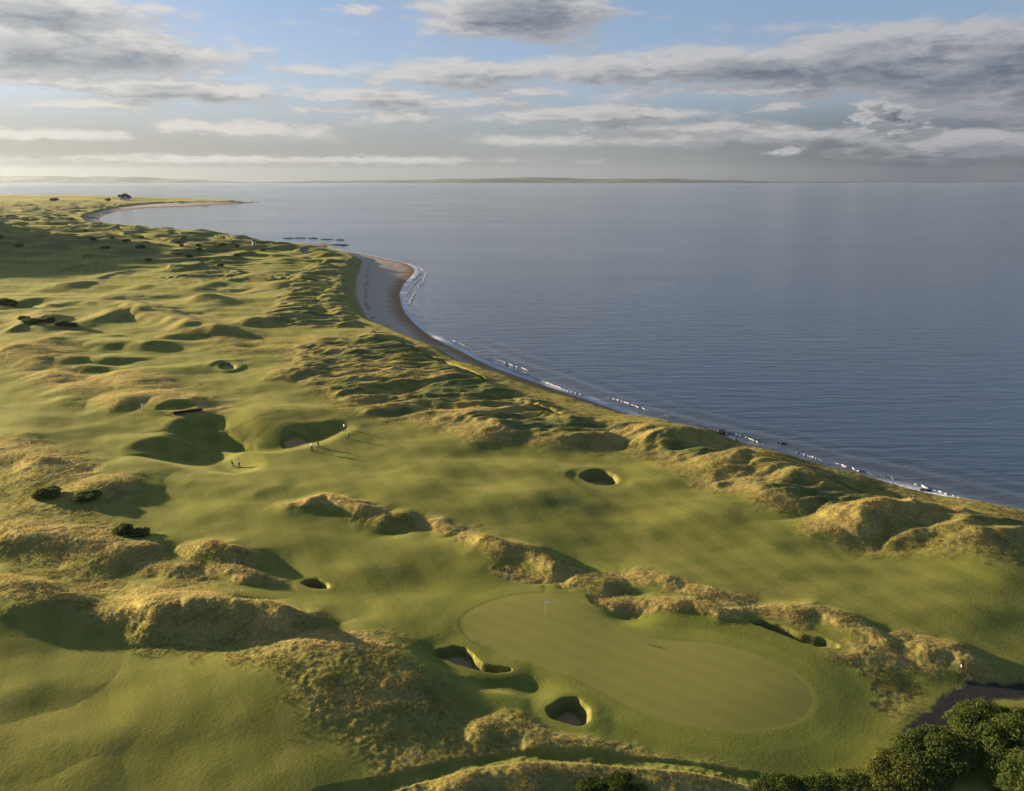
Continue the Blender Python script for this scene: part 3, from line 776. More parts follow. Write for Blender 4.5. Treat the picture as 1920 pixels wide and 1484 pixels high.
G1, G2, G3 = (.092, .118, .028), (.125, .132, .032), (.125, .145, .045)
GB = 'gorse bushes round the service path'
bush(1886, 1402, 170, 3.4, 'largest rounded gorse bush beside the dark path at the right', group=GB, tone=G1, n=46000, leaf=.12, seed=1)
bush(1752, 1424, 130, 2.5, 'gorse bush with a dark shaded hollow behind it, below the path fork', group=GB, tone=G1, n=24000, leaf=.11, seed=2)
bush(1700, 1462, 125, 1.8, 'sunlit olive gorse bush below the narrow end of the dark path', group=GB, tone=G2, n=22000, leaf=.11, seed=3)
bush(1925, 1478, 120, 3.2, 'tall gorse bush cut by the right edge, under the largest one', group=GB, tone=G1, n=24000, leaf=.12, seed=4)
for k, (u, w, l) in enumerate([(1465, 90, 'low dark green bush at the left end of the near hedge'), (1540, 100, 'second bush from the left in the near hedge'), (1618, 100, 'middle bush of the low near hedge'), (1690, 90, 'bush at the right end of the near hedge, under the olive gorse')]):
    bush(u, 1490, w, .85, l, name='hedge_bush', group='low bushes along the bottom edge', tone=G1, n=10000, leaf=.09, seed=10 + k)
for k, (u, v, w, l) in enumerate([(1110, 1486, 60, 'small bright green bush in tan rough at the bottom edge'), (1165, 1480, 70, 'wider bright green bush in tan rough at the bottom edge')]):
    bush(u, v, w, .9, l, name='broom_bush', tone=(.07, .10, .022), n=4000, leaf=.09, seed=20 + k)
bush(88, 932, 46, 1.9, 'dark round bush on the tan slope nearest the left edge', tone=G3, n=5000, leaf=.2, seed=31)
bush(163, 932, 46, 1.0, 'low dark bush lying on the shaded side of the left slope', tone=G3, n=5000, leaf=.18, seed=32)
bush(232, 1000, 36, 1.5, 'dark bush on the tan slope, left of a matching pair', tone=G3, n=4000, leaf=.17, seed=33)
bush(260, 1003, 38, 1.1, 'dark bush on the tan slope, right of a matching pair', tone=G3, n=4000, leaf=.17, seed=34)
bush(4, 575, 46, 4.0, 'dark tree-sized bush at the left edge in the shaded hillside', tone=G3, n=5000, leaf=.45, seed=35)
rs = random.Random(5)
SCR = [(60,606,34,2.6),(92,604,30,2.8),(118,610,26,2),(45,600,20,2),(135,612,18,1.8)]
for cu, cv, su, sv, n_ in ((90,412,60,5,6),(230,450,50,7,5),(340,480,70,9,8),(120,448,70,7,4),(380,460,30,4,5)):
    for _ in range(n_): SCR.append((max(-10, rs.gauss(cu, su)), rs.gauss(cv, sv), rs.uniform(9, 22), rs.uniform(1.6, 3.6)))
for k, (u, v, w, h) in enumerate(SCR):
    if v < 404: continue
    bush(u, v, w, h * .75, 'dark scrub bush among the hummocks of the distant links', name='scrub_bush', group='scrub bushes on the distant links', tone=(.115, .135, .055), n=500, leaf=.7, seed=50 + k, deep=.8, parts=False)
for k, (u, v, w, h, l) in enumerate([(103,380,17,9,'dark tree standing alone on the far fields, farthest left'),(203,380,13,8,'small dark tree between the lone tree and the farmhouse clump'),(228,375,11,11,'left tree of the clump sheltering the white farmhouse'),(235,375,11,14,'tallest middle tree of the clump over the white farmhouse'),(242,375,10,10,'right tree of the clump sheltering the white farmhouse')]):
    x, y, z = hit(u, v); D = math.hypot(y, HC - z); w = w * D / F / 2
    t = thing('broadleaf_tree', (x, y, z - .2), l, 'tree')
    link('crown', crown_mesh(w, w, h, 700, 1.3, (.035, .05, .024), seed=90 + k, base=.22), LEAF, t)
    link('trunk', join([tube([(0, 0, -.3), (.1, 0, h * .35), (0, .1, h * .6)], [.45, .35, .2])]), BARK, t)

# ------------------------------------------------------------------ small buildings
WHITE = plain('white_render', (.78, .77, .74), .8, .06); SLATE = plain('slate', (.09, .09, .10), .7); DARKW = plain('dark_timber', (.035, .028, .022), .85); GREYW = plain('grey_boards', (.42, .44, .48), .8, .1)
PANE = plain('window_pane', (.03, .04, .05), .15, .05)
def boxp(x0, x1, y0, y1, z0, z1):
    c = [(x, y, z) for z in (z0, z1) for x, y in ((x0, y0), (x1, y0), (x1, y1), (x0, y1))]
    return c, [(0, 3, 2, 1), (4, 5, 6, 7), (0, 1, 5, 4), (1, 2, 6, 5), (2, 3, 7, 6), (3, 0, 4, 7)]
def building(name, u, v, w, d, h, rise, label, cat, wallm, rz=0.0):
    x, y, z = hit(u, v)
    t = thing(name, (x, y, z - .15), label, cat, rz=rz)
    link('wall', join([boxp(-w / 2, w / 2, -d / 2, d / 2, -.6, h)]), wallm, t)
    e = .25
    c = [(-w/2-e,-d/2-e,h+.004),(w/2+e,-d/2-e,h+.004),(w/2+e,d/2+e,h+.004),(-w/2-e,d/2+e,h+.004),(-w/2-e,0,h+rise),(w/2+e,0,h+rise)]
    rf = link('roof', join([(c, [(0,1,5,4),(2,3,4,5),(1,2,5),(3,0,4),(3,2,1,0)])]), SLATE, t)
    link('door', join([boxp(-.45, .45, -d / 2 - .05, -d / 2 - .003, .05, 2.0)]), DARKW, t)
    for sx in (-.32, .32):
        if w > 3.5: link('window', join([boxp(sx * w - .5, sx * w + .5, -d / 2 - .05, -d / 2 - .003, 1.0, 2.1)]), PANE, t)
    return t, rf
building('starter_hut', 476.5, 460, 2.4, 2.4, 2.9, .8, 'tiny white hut on the dune edge above the bay', 'hut', WHITE, .4)
building('beach_hut', 571, 474, 4.6, 3.4, 2.6, 1.1, 'pale grey hut at the root of the rocky spit', 'hut', GREYW, -.2)
for k, (u, w, l) in enumerate([(231.5, 12, 'white farmhouse under the headland trees, left of two'), (239, 10, 'white farmhouse under the headland trees, right of two'), (339, 7, 'tiny white cottage on the headland shore, left of two'), (343, 6, 'tiny white cottage on the headland shore, right of two')]):
    building('white_cottage', u, 376.0 if k < 2 else 382.2, w, 6, 3.4, 2.2, l, 'house', WHITE, .1)

# dark bar standing in for the shaded edge of the tee
x0, y0, z0 = hit(327, 778); x1, y1, z1 = hit(378, 770)
L = math.hypot(x1 - x0, y1 - y0)
t = thing('tee_edge_shade', (x0, y0, min(z0, z1)), 'long dark bar standing in for the shaded edge of a tee platform', 'wall', rz=math.atan2(y1 - y0, x1 - x0))
for k in range(3): link('shade_board', join([boxp(-.1 * k, L + .05 * k, -.14, .06, -.25 + .34 * k, .085 + .34 * k)]), DARKW, t)
for k in range(5): link('shade_stake', join([boxp(L * (k + .5) / 5 - .06, L * (k + .5) / 5 + .06, -.22, -.143, -.4, .85)]), BARK, t)

# ------------------------------------------------------------------ flag, markers
x, y, z = hit(1022, 1157)
t = thing('flagstick', (x, y, z), 'white flag on a thin pole standing in the putting green', 'flag')
link('pole', join([tube([(0, 0, -.1), (0, 0, 1.0), (0, 0, 2.2)], [.014, .012, .010], 8)]), plain('pole_paint', (.75, .74, .66), .4, .05), t)
fx, fz = np.meshgrid(np.linspace(0, .42, 12), np.linspace(0, .27, 7))
fm = bpy.data.meshes.new('flag'); fco = [(a, .045 * math.sin(a * 14) * (a / .42), 1.82 + b_ - .10 * a) for a, b_ in zip(fx.ravel(), fz.ravel())]
ff = [(r * 12 + c, r * 12 + c + 1, (r + 1) * 12 + c + 1, (r + 1) * 12 + c) for r in range(6) for c in range(11)]
fm.from_pydata(fco, [], ff); fm.update()
fo_ = link('flag', fm, plain('flag_cloth', (.86, .86, .84), .8, .04), t); sm_ = fo_.modifiers.new('s', 'SOLIDIFY'); sm_.thickness = .006
link('cup', join([tube([(0, 0, -.09), (0, 0, .004)], [.054, .054], 12)]), WHITE, t)
x, y, z = hit(1803, 1256)
t = thing('waste_bin', (x, y, z), 'small grey box on a dark post in the tan rough above the path', 'bin')
link('post', join([boxp(-.05, .05, -.05, .05, -.2, .45)]), DARKW, t); link('body', join([boxp(-.12, .12, -.11, .11, .3, .62)]), plain('bin_paint', (.26, .26, .26), .7, .05), t); link('lid', join([boxp(-.15, .15, -.14, .14, .623, .66)]), DARKW, t)
x, y, z = hit(946, 1073)
t = thing('marker_post', (x, y, z), 'short dark post at the foot of the shaded mound behind the green', 'post')
link('shaft', join([boxp(-.07, .07, -.07, .07, -.2, .62)]), DARKW, t); link('cap', join([boxp(-.09, .09, -.09, .09, .623, .68)]), BARK, t)

# ------------------------------------------------------------------ rocks
ROCK = plain('sea_rock', (.040, .036, .034), .7, .5, 1.5)
def rock(u, v, wpx, hm, label, group, deep=.5, seed=0, rz=0.0, zz=0.0):
    x, y = at(u, v, zz); D = math.hypot(y, HC); w = wpx * D / F / 2
    bm = bmesh.new(); bmesh.ops.create_icosphere(bm, subdivisions=4, radius=1)
    c = np.array([q.co for q in bm.verts])
    k = 1 + .30 * fbm(c[:, 0] * 1.6 + seed * 3.1, c[:, 1] * 1.6 + c[:, 2] * 1.3, 300 + seed, 3)
    for q, kk in zip(bm.verts, k): q.co = (q.co.x * w * kk, q.co.y * max(w * deep, .35) * kk, q.co.z * hm * kk)
    me = bpy.data.meshes.new('rock'); bm.to_mesh(me); bm.free()
    o = link('rock', me, ROCK); o.location = (x, y, zz - hm * .25); o.rotation_euler = (0, 0, rz)
    return tag(o, label, 'rock', group)
RG = 'rocks showing above the sea'
rock(310, 428.5, 30, 1.2, 'long low dark islet alone in the far bay', RG, .35, 1)
for k, (u, v, w, l) in enumerate([(540,447.5,20,'leftmost rock of the dark reef off the spit'),(562,447,26,'second rock from the left in the reef off the spit'),(588,447.5,20,'biggest humped rock of the reef off the spit'),(612,449.5,24,'fourth rock in the reef, right of the humped one'),(637,450.5,18,'rightmost long rock of the reef off the spit')]):
    rock(u, v, w, .8, l, RG, .3, 10 + k)
rock(635, 460, 44, 1.0, 'dark rock ledge along the crooked tip of the spit', RG, .3, 20)
rock(600, 458.5, 40, 1.0, 'dark rock ledge along the root of the spit', RG, .3, 21)
rock(462, 380.8, 24, 1.2, 'dark rock ledge ending the far headland', RG, .3, 22); rock(482, 379.5, 10, .8, 'last small rock off the tip of the far headland', RG, .3, 23); rock(385, 387.3, 20, 1.0, 'flat rock inside the far bay below the headland', RG, .25, 24)
for k, (u, v, w, h) in enumerate([(1250,797,16,.4),(1272,803,12,.4),(1318,806,9,.5),(1326,809,11,.45),(1335,812,8,.4),(1351,810,14,.5),(1362,813,7,.35),(1313,813,12,.3),(1330,817,16,.3),(1396,842,7,.6),(1402,846,5,.4),(1380,826,8,.3),(1448,854,14,.35),(1462,861,8,.3),(1482,866,6,.3),(1510,872,9,.3),(1537,878,10,.3),(1466,832,10,.3),(1608,899,8,.3),(1735,920,14,.3),(1708,921,6,.3)]):
    rock(u, v, w * 1.5, h * 1.3, 'small dark rock lying in the shallows along the near shore', 'rocks in the near shallows', .6, 40 + k, rng.random() * 3)

# seaweed along the back of the curved beach
sw = []
for k in range(80):
    tt = rng.random(); pl = [(690, 494), (684, 520), (680, 545), (681, 570), (694, 598)]
    f = tt * 4; i = min(int(f), 3); f -= i
    u = pl[i][0] * (1 - f) + pl[i + 1][0] * f + rng.normal(0, 2.2) + 4; v = pl[i][1] * (1 - f) + pl[i + 1][1] * f
    x, y, z = hit(u, v); r = .15 + .45 * rng.random()
    n = 7; ring = [(x + r * 1.8 * math.cos(6.283 * j / n) * (.7 + .5 * rng.random()), y + r * math.sin(6.283 * j / n) * (.7 + .5 * rng.random()), z - .02) for j in range(n)]
    sw.append((ring + [(x, y, z + .12 + .12 * rng.random())], [(j, (j + 1) % n, n) for j in range(n)]))
link('seaweed', join(sw), plain('dry_kelp', (.07, .055, .042), .9), kind='stuff')

# breaking wavelets
FOAM = plain('surf_foam', (.36, .38, .41), .8, .08)
def breaker(px, w, seed):
    pts = [Vector((*at(u, v, 0), 0)) for u, v in px]; n = 60; co = []; m = 7
    for k in range(n):
        f = k / (n - 1) * (len(pts) - 1); i = min(int(f), len(pts) - 2); f -= i
        p = pts[i].lerp(pts[i + 1], f); d = (pts[i + 1] - pts[i]).normalized(); nn = Vector((d.y, -d.x, 0))
        p = p + nn * .6 * float(pn(k * .23, seed * 3.3, 401))
        e = min(1, 6 * min(k, n - 1 - k) / n) * max(.16, .62 + .8 * float(pn(k * .31, seed * 5.1 + .5, 402)))
        for j in range(m):
            a = math.pi * j / (m - 1); co.append(p + nn * w * e * (math.cos(a) + .2 * float(pn(k * .9, j * .7 + seed, 403))) + Vector((0, 0, .06 + .30 * e * math.sin(a))))
    return co, [(k * m + j, k * m + j + 1, (k + 1) * m + j + 1, (k + 1) * m + j) for k in range(n - 1) for j in range(m - 1)]
BW = .38
BR = [([(1138,746),(1165,753),(1195,764),(1222,772)],.5),([(1244,779),(1262,786)],.45),([(1374,813),(1400,822),(1432,834)],.5),([(1490,848),(1515,856),(1546,866)],.7),([(1650,892),(1680,900)],.35),([(1840,946),(1880,957),(1925,970)],.5),([(1300,797),(1312,801)],.4),([(1010,712),(1060,733),(1100,745)],.28),([(1560,868),(1610,884),(1645,893)],.25),([(1700,905),(1770,926),(1835,945)],.28),([(905,668),(925,680)],.3),
      ([(848,638),(866,646),(886,656)],.9),([(928,674),(960,686),(996,697)],.35),([(752,590),(762,607),(782,625),(806,640)],.5),([(765,575),(775,555),(784,548)],1.0),([(778,545),(795,528),(798,510)],.9),([(770,530),(790,512),(794,503)],.9),([(760,556),(772,538),(792,520)],.6),([(775,500),(790,504),(797,512)],.6)]
link('surf', join([breaker(p, w * BW, k) for k, (p, w) in enumerate(BR)]), FOAM, kind='stuff')

# ------------------------------------------------------------------ people
def skin_mesh(verts, edges, rad, root, lv=1):
    me = bpy.data.meshes.new('tmp'); me.from_pydata([tuple(v) for v in verts], edges, []); me.update()
    o = bpy.data.objects.new('tmp', me); COL.objects.link(o)
    o.modifiers.new('k', 'SKIN'); sv = me.skin_vertices[0].data
    for k, r_ in enumerate(rad):
        sv[k].radius = r_ if isinstance(r_, tuple) else (r_, r_); sv[k].use_root = (k == root)
    ss_ = o.modifiers.new('s', 'SUBSURF'); ss_.levels = lv; ss_.render_levels = lv
    dg = bpy.context.evaluated_depsgraph_get(); dg.update()
    out = bpy.data.meshes.new_from_object(o.evaluated_get(dg))
    bpy.data.objects.remove(o); bpy.data.meshes.remove(me)
    for p_ in out.polygons: p_.use_smooth = True
    return out

SKIN_M = plain('skin', (.45, .27, .19), .6, .08)
def person(u, v, rz, shirt, trousers, hair, label, group=None, stride=.0, lean=0.0, arm=.25, cap=None, z=None):
    x, y, zz = hit(u, v) if z is None else (*at(u, v, z), z)
    t = thing('person', (x, y, zz), label, 'person', group, rz)
    V, E, Rr = [], [], []
    def add(p, r_, parent=None):
        V.append(Vector(p)); Rr.append(r_)
        if parent is not None: E.append((parent, len(V) - 1))
        return len(V) - 1
    lx = lean
    pel = add((0, 0, .95), (.15, .11)); wst = add((0, lx * .25, 1.12), (.14, .10), pel); ch = add((0, lx * .6, 1.33), (.17, .115), wst); nk0 = add((0, lx * .85, 1.46), (.07, .07), ch)
    nk = add((0, lx, 1.53), .055, nk0); hd0 = add((0, lx * 1.1 + .02, 1.60), (.075, .09), nk); hd1 = add((0, lx * 1.15 + .02, 1.70), (.078, .095), hd0); add((0, lx * 1.15, 1.76), (.05, .06), hd1)
    add((0, lx * 1.1 + .115, 1.635), .018, hd0)                       # nose
    idx = {}
    for s_ in (-1, 1):
        f = stride * s_
        hip = add((.09 * s_, 0, .88), .092, pel); kn = add((.10 * s_, f * .5 + .02, .48), .062, hip); an = add((.10 * s_, f - .02, .09), .042, kn); add((.11 * s_, f + .14, .035), .038, an)
        sh = add((.19 * s_, lx * .7, 1.40), .065, ch); el = add((.25 * s_, lx * .6 + arm * .3, 1.14), .047, sh); wr = add((.23 * s_, lx * .6 + arm, .93 + arm * .25), .033, el); pm = add((.225 * s_, lx * .6 + arm * 1.15, .86 + arm * .25), .036, wr)
        for q, (dx, dl) in enumerate(((-.027, .075), (-.010, .085), (.008, .08), (.024, .065))):
            k1 = add((.225 * s_ + dx, lx * .6 + arm * 1.2 + .01, .815 + arm * .25), .011, pm); add((.225 * s_ + dx, lx * .6 + arm * 1.2 + .03, .82 - dl * .6 + arm * .25), .009, k1)
        th_ = add((.19 * s_, lx * .6 + arm * 1.15 + .03, .855 + arm * .25), .012, pm); add((.185 * s_, lx * .6 + arm * 1.15 + .05, .825 + arm * .25), .010, th_)
        idx[s_] = (hip, kn, an, sh, el, wr)
    link('body', skin_mesh(V, E, Rr, 0), SKIN_M, t)
    g = 1.13
    def sub(name, ids, edges, m, gg=g):
        mp = {i: k for k, i in enumerate(ids)}
        rr_ = [tuple(c * gg for c in Rr[i]) if isinstance(Rr[i], tuple) else Rr[i] * gg for i in ids]
        return link(name, skin_mesh([V[i] for i in ids], [(mp[a], mp[b_]) for a, b_ in edges], rr_, 0), m, t)
    L_, R_ = idx[-1], idx[1]
    sub('trousers', [pel, L_[0], L_[1], L_[2], R_[0], R_[1], R_[2]], [(pel, L_[0]), (L_[0], L_[1]), (L_[1], L_[2]), (pel, R_[0]), (R_[0], R_[1]), (R_[1], R_[2])], plain('trouser_cloth', trousers, .9, .1))
    sub('shirt', [wst, pel, ch, nk0, L_[3], L_[4], R_[3], R_[4]], [(wst, pel), (wst, ch), (ch, nk0), (ch, L_[3]), (L_[3], L_[4]), (ch, R_[3]), (R_[3], R_[4])], plain('shirt_cloth', shirt, .9, .06), 1.17)
    bm = bmesh.new(); bmesh.ops.create_uvsphere(bm, u_segments=16, v_segments=10, radius=1)
    for q in bm.verts: q.co = (q.co.x * .094, q.co.y * .112, max(q.co.z, -.35) * .095)
    me = bpy.data.meshes.new('hair'); bm.to_mesh(me); bm.free()
    ho = link('cap' if cap else 'hair', me, plain('cap_cloth' if cap else 'hair_strands', cap or hair, .85), t); ho.location = (0, lx * 1.15 - .005, 1.715)
    if cap:
        bmr = join([([(-.07, .09, .0), (.07, .09, .0), (.05, .19, -.015), (-.05, .19, -.015), (-.07, .09, .012), (.07, .09, .012), (.05, .19, -.003), (-.05, .19, -.003)], [(0,3,2,1),(4,5,6,7),(0,1,5,4),(1,2,6,5),(2,3,7,6),(3,0,4,7)])])
        link('peak', bmr, plain('cap_peak', cap, .85), ho)
    sh_ = [boxp(sx * .105 - .05, sx * .105 + .05, stride * sx - .08, stride * sx + .19, -.005, .075) for sx in (-1, 1)]
    for q in sh_: link('shoe', join([q]), DARKW, t)
    return t

RUB = plain('rubber', (.02, .02, .02), .8); STEEL = plain('club_steel', (.45, .45, .47), .35, .05, metal=.9); FRAME = plain('trolley_frame', (.10, .10, .11), .4)
def trolley(u, v, rz, bagc, trim, label):
    x, y, z = hit(u, v)
    t = thing('golf_trolley', (x, y, z), label, 'golf trolley', None, rz)
    link('frame', join([tube([(0, -.25, .14), (0, .0, .32), (0, .45, .98)], [.022, .022, .018]), tube([(-.3, -.05, .14), (0, -.02, .25), (.3, -.05, .14)], [.016, .018, .016])]), FRAME, t)
    link('handle', join([tube([(-.16, .44, .98), (0, .47, 1.0), (.16, .44, .98)], [.02, .018, .02])]), RUB, t)
    for px_, py_, r_ in ((-.32, -.05, .15), (.32, -.05, .15), (0, -.42, .11)):
        w = link('wheel', join([tube([(px_ - .035, py_, r_), (px_ + .035, py_, r_)], [r_ * .55, r_ * .55], 14)]), STEEL, t)
        bm = bmesh.new()
        seg, s2 = 18, 8
        vs = [[bm.verts.new((px_ + .03 * math.cos(6.283 * b_ / s2), py_ + (r_ * .8 + r_ * .2 * math.sin(6.283 * b_ / s2)) * math.cos(6.283 * a / seg), r_ + (r_ * .8 + r_ * .2 * math.sin(6.283 * b_ / s2)) * math.sin(6.283 * a / seg))) for b_ in range(s2)] for a in range(seg)]
        for a in range(seg):
            for b_ in range(s2): bm.faces.new((vs[a][b_], vs[(a + 1) % seg][b_], vs[(a + 1) % seg][(b_ + 1) % s2], vs[a][(b_ + 1) % s2]))
        me = bpy.data.meshes.new('tyre'); bm.to_mesh(me); bm.free(); link('tyre', me, RUB, w)
    bag = link('bag', join([tube([(0, -.16, .22), (0, -.15, .24), (0, .0, .62), (0, .14, 1.02), (0, .145, 1.04)], [.05, .125, .135, .15, .13], 14)]), plain('bag_cloth', bagc, .75), t)
    link('pocket', join([tube([(0, -.22, .34), (0, -.20, .36), (0, -.10, .62), (0, -.09, .64)], [.03, .09, .09, .03], 10)]), plain('bag_trim', trim, .75), bag)
    for k in range(6):
        a = k * 1.05; cx_, cy_ = .07 * math.cos(a), .07 * math.sin(a); h_ = .16 + .03 * (k % 3)
        cl = link('club', join([tube([(cx_, .14 + cy_, 1.0), (cx_ * 1.3, .14 + cy_ + h_ * .35, 1.0 + h_)], [.008, .007])]), STEEL, t)
        link('club_head', join([boxp(cx_ * 1.3 - .05, cx_ * 1.3 + .03, .14 + cy_ + h_ * .35 - .02, .14 + cy_ + h_ * .35 + .02, 1.0 + h_ - .004, 1.0 + h_ + .055)]), FRAME if k % 2 else STEEL, cl)
    return t

NAVY, BLK, WHT = (.03, .035, .05), (.02, .02, .022), (.80, .80, .80)
person(585, 846, R(-60), WHT, NAVY, (.05, .035, .025), 'golfer in white shirt and dark trousers standing left of a dark trolley', stride=.12)
trolley(597, 839, R(20), (.03, .03, .03), (.05, .03, .03), 'dark golf trolley casting a long shadow, right of the standing golfer')
person(646, 809, R(-40), WHT, BLK, (.05, .035, .025), 'golfer in white shirt beyond the grey trolley, nearest the rough', stride=.2)
trolley(653, 823, R(-110), (.16, .17, .19), (.05, .05, .06), 'grey golf trolley just below the golfer nearest the rough')
person(449, 877, R(100), WHT, BLK, (.05, .035, .025), 'golfer in white shirt and dark cap by a trolley at the shadow edge', stride=.22, cap=(.02, .02, .025))
trolley(437, 876, R(70), (.03, .03, .035), (.75, .75, .73), 'dark golf trolley with a white pocket at the edge of the big shadow')
person(269, 769, R(150), (.74, .78, .80), (.62, .64, .66), (.02, .016, .014), 'dark haired golfer in pale clothes leaning forward below the tan mound', lean=.22, arm=.4)
person(417.5, 551, R(30), (.10, .10, .05), (.05, .05, .03), (.04, .03, .02), 'tiny figure in drab clothes on the distant fairway, left of two', stride=.1)
person(421.5, 551, R(-30), (.12, .11, .06), (.06, .06, .04), (.04, .03, .02), 'tiny figure in drab clothes on the distant fairway, right of two', stride=.1)
person(697.5, 490, R(60), (.04, .04, .05), (.03, .03, .04), (.03, .02, .02), 'tiny dark figure walking the curved beach, left of two', stride=.2)
person(702.0, 490.5, R(60), (.05, .05, .06), (.03, .03, .04), (.03, .02, .02), 'tiny dark figure walking the curved beach, right of two', stride=.2)


# ------------------------------------------------------------------ haze
def haze():
    me = bpy.data.meshes.new('haze'); bm = bmesh.new(); bmesh.ops.create_cube(bm, size=1); bm.to_mesh(me); bm.free()
    m = bpy.data.materials.new('sea_haze'); m.use_nodes = True
    t = m.node_tree; t.nodes.clear()
    o = t.nodes.new('ShaderNodeOutputMaterial'); v = t.nodes.new('ShaderNodeVolumePrincipled')
    v.inputs['Color'].default_value = (.72, .86, 1.0, 1); v.inputs['Density'].default_value = HAZE_D; v.inputs['Anisotropy'].default_value = .5
    t.links.new(v.outputs[0], o.inputs['Volume'])
    ob = link('haze', me, m, kind='stuff')
    ob.scale = (42000, 42000, 930); ob.location = (0, 0, 330 - 465)
HAZE_D = 1.1e-5
haze()

# ------------------------------------------------------------------ sky, clouds, sun
def world():
    w = bpy.data.worlds.new('World'); SC.world = w; w.use_nodes = True
    k = NT(w.node_tree); bg = w.node_tree.nodes['Background']
    sky = k.new('ShaderNodeTexSky', sky_type='NISHITA', sun_disc=False)
    sky.sun_elevation = R(SUN_EL); sky.sun_rotation = R(SUN_AZ); sky.altitude = 50; sky.air_density = 1.0; sky.dust_density = .7; sky.ozone_density = 2.0
    # cloud field as a group of (azimuth, elevation)
    gt = bpy.data.node_groups.new('cloud_field', 'ShaderNodeTree')
    gt.interface.new_socket('Az', in_out='INPUT', socket_type='NodeSocketFloat'); gt.interface.new_socket('El', in_out='INPUT', socket_type='NodeSocketFloat')
    gt.interface.new_socket('D', in_out='OUTPUT', socket_type='NodeSocketFloat')
    q = NT(gt); gi = q.new('NodeGroupInput'); go = q.new('NodeGroupOutput')
    az, el = gi.outputs[0], gi.outputs[1]
    cv = q.new('ShaderNodeCombineXYZ'); q.put(cv.inputs[0], q.m('MULTIPLY', az, .33)); q.put(cv.inputs[1], q.m('MULTIPLY', el, 1.15))
    n1 = q.noise(cv.outputs[0], .55, 6, .58, .25); n2 = q.noise(cv.outputs[0], 1.7, 5, .62)
    az2 = q.m('ADD', az, q.m('MULTIPLY', q.m('SUBTRACT', n2, .5), 6.0)); el2 = q.m('ADD', el, q.m('MULTIPLY', q.m('SUBTRACT', n2, .5), 1.1))
    tot = None
    CL = [  # u, v, du, dv, strength : the cloud banks as they stand over the water
        (110,88,270,46,1.15),(50,15,190,28,1.0),(230,110,160,26,.9),(330,105,60,12,.5),(320,166,230,17,1.0),(420,178,130,16,.9),(390,138,70,13,.75),(180,196,100,11,.75),(90,150,150,16,.8),(470,246,130,16,.9),(380,235,80,9,.7),
        (970,22,190,46,1.15),(1000,62,90,20,.8),(820,12,110,16,.7),(860,48,80,14,.6),(680,15,45,12,.7),(860,140,190,24,1.0),(1150,130,220,26,1.0),(1400,125,260,34,1.05),(1650,115,260,50,1.15),(1850,130,200,60,1.2),(1920,185,250,24,.9),(1500,165,400,15,.85),(1000,172,140,10,.7),(690,180,150,13,.9),(585,133,90,12,.75),
        (780,196,110,11,.8),(740,220,90,19,.8),(1100,218,220,16,1.0),(1230,238,190,13,.85),(1640,214,34,26,1.2),(1694,228,32,22,1.1),(1750,245,90,12,.6),(1460,200,55,10,.75),(1350,256,330,16,.75),(1800,268,220,22,.8),(1100,265,280,13,.7),(1480,281,30,8,.85),(560,300,500,8,.6),(60,252,150,10,.7),(900,190,150,12,.65),(610,205,80,8,.65)]
    for u, v, du, dv, s in CL:
        a0, e0 = azel(u, v); wa = du / F * 57.3 * .95; we = dv / F * 57.3 * 1.0
        da = q.m('MULTIPLY', q.m('SUBTRACT', az2, a0), 1 / wa)
        de = q.m('MULTIPLY', q.m('SUBTRACT', el2, e0), 1 / we)
        r2 = q.m('ADD', q.m('MULTIPLY', da, da), q.m('MULTIPLY', de, de))
        gss = q.m('MULTIPLY', q.m('EXPONENT', q.m('MULTIPLY', r2, -1.0)), s)
        tot = gss if tot is None else q.m('MAXIMUM', tot, gss)
    d = q.m('ADD', tot, q.m('MULTIPLY', q.m('SUBTRACT', n1, .5), 1.5))
    q.l.new(d, go.inputs[0])
    dirv = k.new('ShaderNodeTexCoord').outputs['Generated']
    sx = k.new('ShaderNodeSeparateXYZ'); k.l.new(dirv, sx.inputs[0])
    azd = k.m('MULTIPLY', k.m('ARCTAN2', sx.outputs[0], sx.outputs[1]), 57.2958)
    eld = k.m('MULTIPLY', k.m('ARCSINE', sx.outputs[2]), 57.2958)
    def field(da, de):
        nd = k.new('ShaderNodeGroup'); nd.node_tree = gt
        k.put(nd.inputs[0], k.m('ADD', azd, da)); k.put(nd.inputs[1], k.m('ADD', eld, de))
        return nd.outputs[0]
    d0 = field(0, 0); d1 = field(-.9, .55)
    det = k.noise(k.scale(dirv, (1, 1, 3.2)), 42.0, 5, .65)
    alpha = k.ss(k.m('ADD', d0, k.m('MULTIPLY', k.m('SUBTRACT', det, .5), .35)), .12, .66)
    lit = k.ss(k.m('ADD', k.m('SUBTRACT', d0, d1), k.m('MULTIPLY', k.m('SUBTRACT', det, .5), .45)), -.28, .36)
    thick = k.ss(d0, .45, 1.1)
    sunside = k.ss(azd, 60.0, -60.0)
    lit = k.m('MULTIPLY', lit, k.m('SUBTRACT', 1, k.m('MULTIPLY', k.ss(d0, .75, 1.35), .65)))
    litc = k.mix(sunside, (.80, .80, .85), (1.50, 1.40, 1.26))
    shc = k.mix(sunside, (.105, .135, .225), (.42, .49, .52))
    cc = k.mix(lit, shc, litc)
    cc = k.mix(k.m('MULTIPLY', k.m('SUBTRACT', 1, thick), .55), cc, litc)
    cc2 = k.new('ShaderNodeVectorMath', operation='SCALE'); k.l.new(cc, cc2.inputs[0]); cc2.inputs[3].default_value = CLOUD_B
    fade = k.m('MULTIPLY', alpha, k.ss(eld, .3, 1.6))
    gm = k.new('ShaderNodeGamma'); k.l.new(sky.outputs[0], gm.inputs[0]); gm.inputs[1].default_value = .6
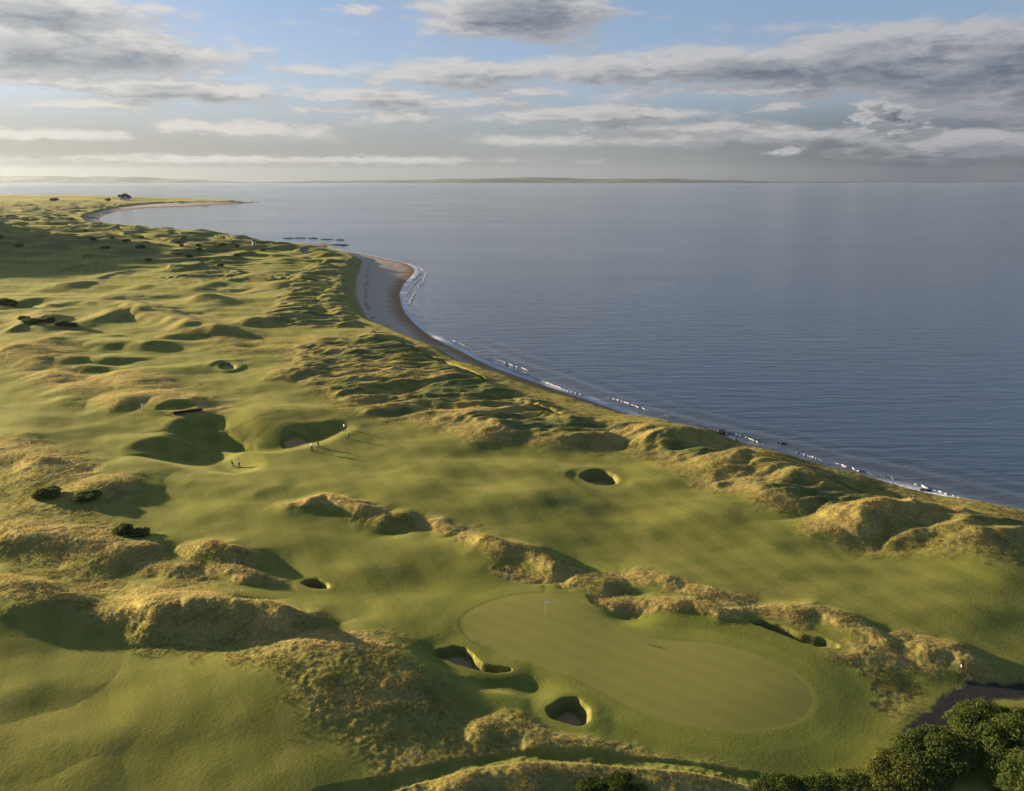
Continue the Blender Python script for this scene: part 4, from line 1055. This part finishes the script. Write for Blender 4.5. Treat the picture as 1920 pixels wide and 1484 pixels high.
    sk = k.new('ShaderNodeVectorMath', operation='SCALE'); k.l.new(k.mix(1.0, gm.outputs[0], (.86, .94, 1.20), 'MULTIPLY'), sk.inputs[0]); sk.inputs[3].default_value = SKY_K
    bank = k.m('MULTIPLY', k.m('MULTIPLY', k.ss(azd, -18.0, 32.0), k.ss(eld, 7.0, 2.0)), k.m('ADD', .45, k.m('MULTIPLY', k.noise(dirv, 7.0, 3), .7)))
    base = k.mix(k.m('MULTIPLY', bank, 1.0, clamp=True), sk.outputs[0], (.115 * CLOUD_B, .150 * CLOUD_B, .220 * CLOUD_B))
    lowl = k.m('MULTIPLY', k.ss(eld, 7.0, .5), k.ss(azd, 34.0, -14.0))
    base = k.mix(k.m('MULTIPLY', lowl, .95), base, k.mix(k.ss(azd, -34.0, 8.0), (.63 * CLOUD_B * HZ_B, .59 * CLOUD_B * HZ_B, .54 * CLOUD_B * HZ_B), (.55 * CLOUD_B * HZ_B, .575 * CLOUD_B * HZ_B, .60 * CLOUD_B * HZ_B)))
    c = k.mix(k.m('MULTIPLY', fade, .86), base, cc2.outputs[0])
    k.l.new(c, bg.inputs[0]); bg.inputs[1].default_value = SKY_S
    l = bpy.data.lights.new('sun', 'SUN'); l.energy = SUN_S; l.angle = R(.6); l.color = (1.0, .80, .54)
    o = bpy.data.objects.new('sun', l); COL.objects.link(o)
    d = Vector((math.sin(R(SUN_AZ)) * math.cos(R(SUN_EL)), math.cos(R(SUN_AZ)) * math.cos(R(SUN_EL)), math.sin(R(SUN_EL))))
    o.rotation_euler = d.to_track_quat('Z', 'Y').to_euler(); o.location = (-60, 40, 80)
CLOUD_B, SKY_S, SUN_S, SKY_K, HZ_B = 2.7, .07, 5.0, 1.27, .98
world()

cam = bpy.data.cameras.new('camera'); co = bpy.data.objects.new('camera', cam); COL.objects.link(co)
co.location = (0, 0, HC); co.rotation_euler = (math.pi / 2 - P, 0, 0)
cam.sensor_width = 36; cam.lens = 36 * F / 1920; cam.clip_end = 200000; cam.clip_start = .5
SC.camera = co
SC.view_settings.view_transform = 'Standard'; SC.view_settings.look = 'None'
SC.view_settings.exposure = 1.52; SC.view_settings.gamma = 1.0
SC.cycles.max_bounces = 5; SC.cycles.diffuse_bounces = 2; SC.cycles.glossy_bounces = 2; SC.cycles.volume_bounces = 0; SC.cycles.transmission_bounces = 2
SC.cycles.use_denoising = True
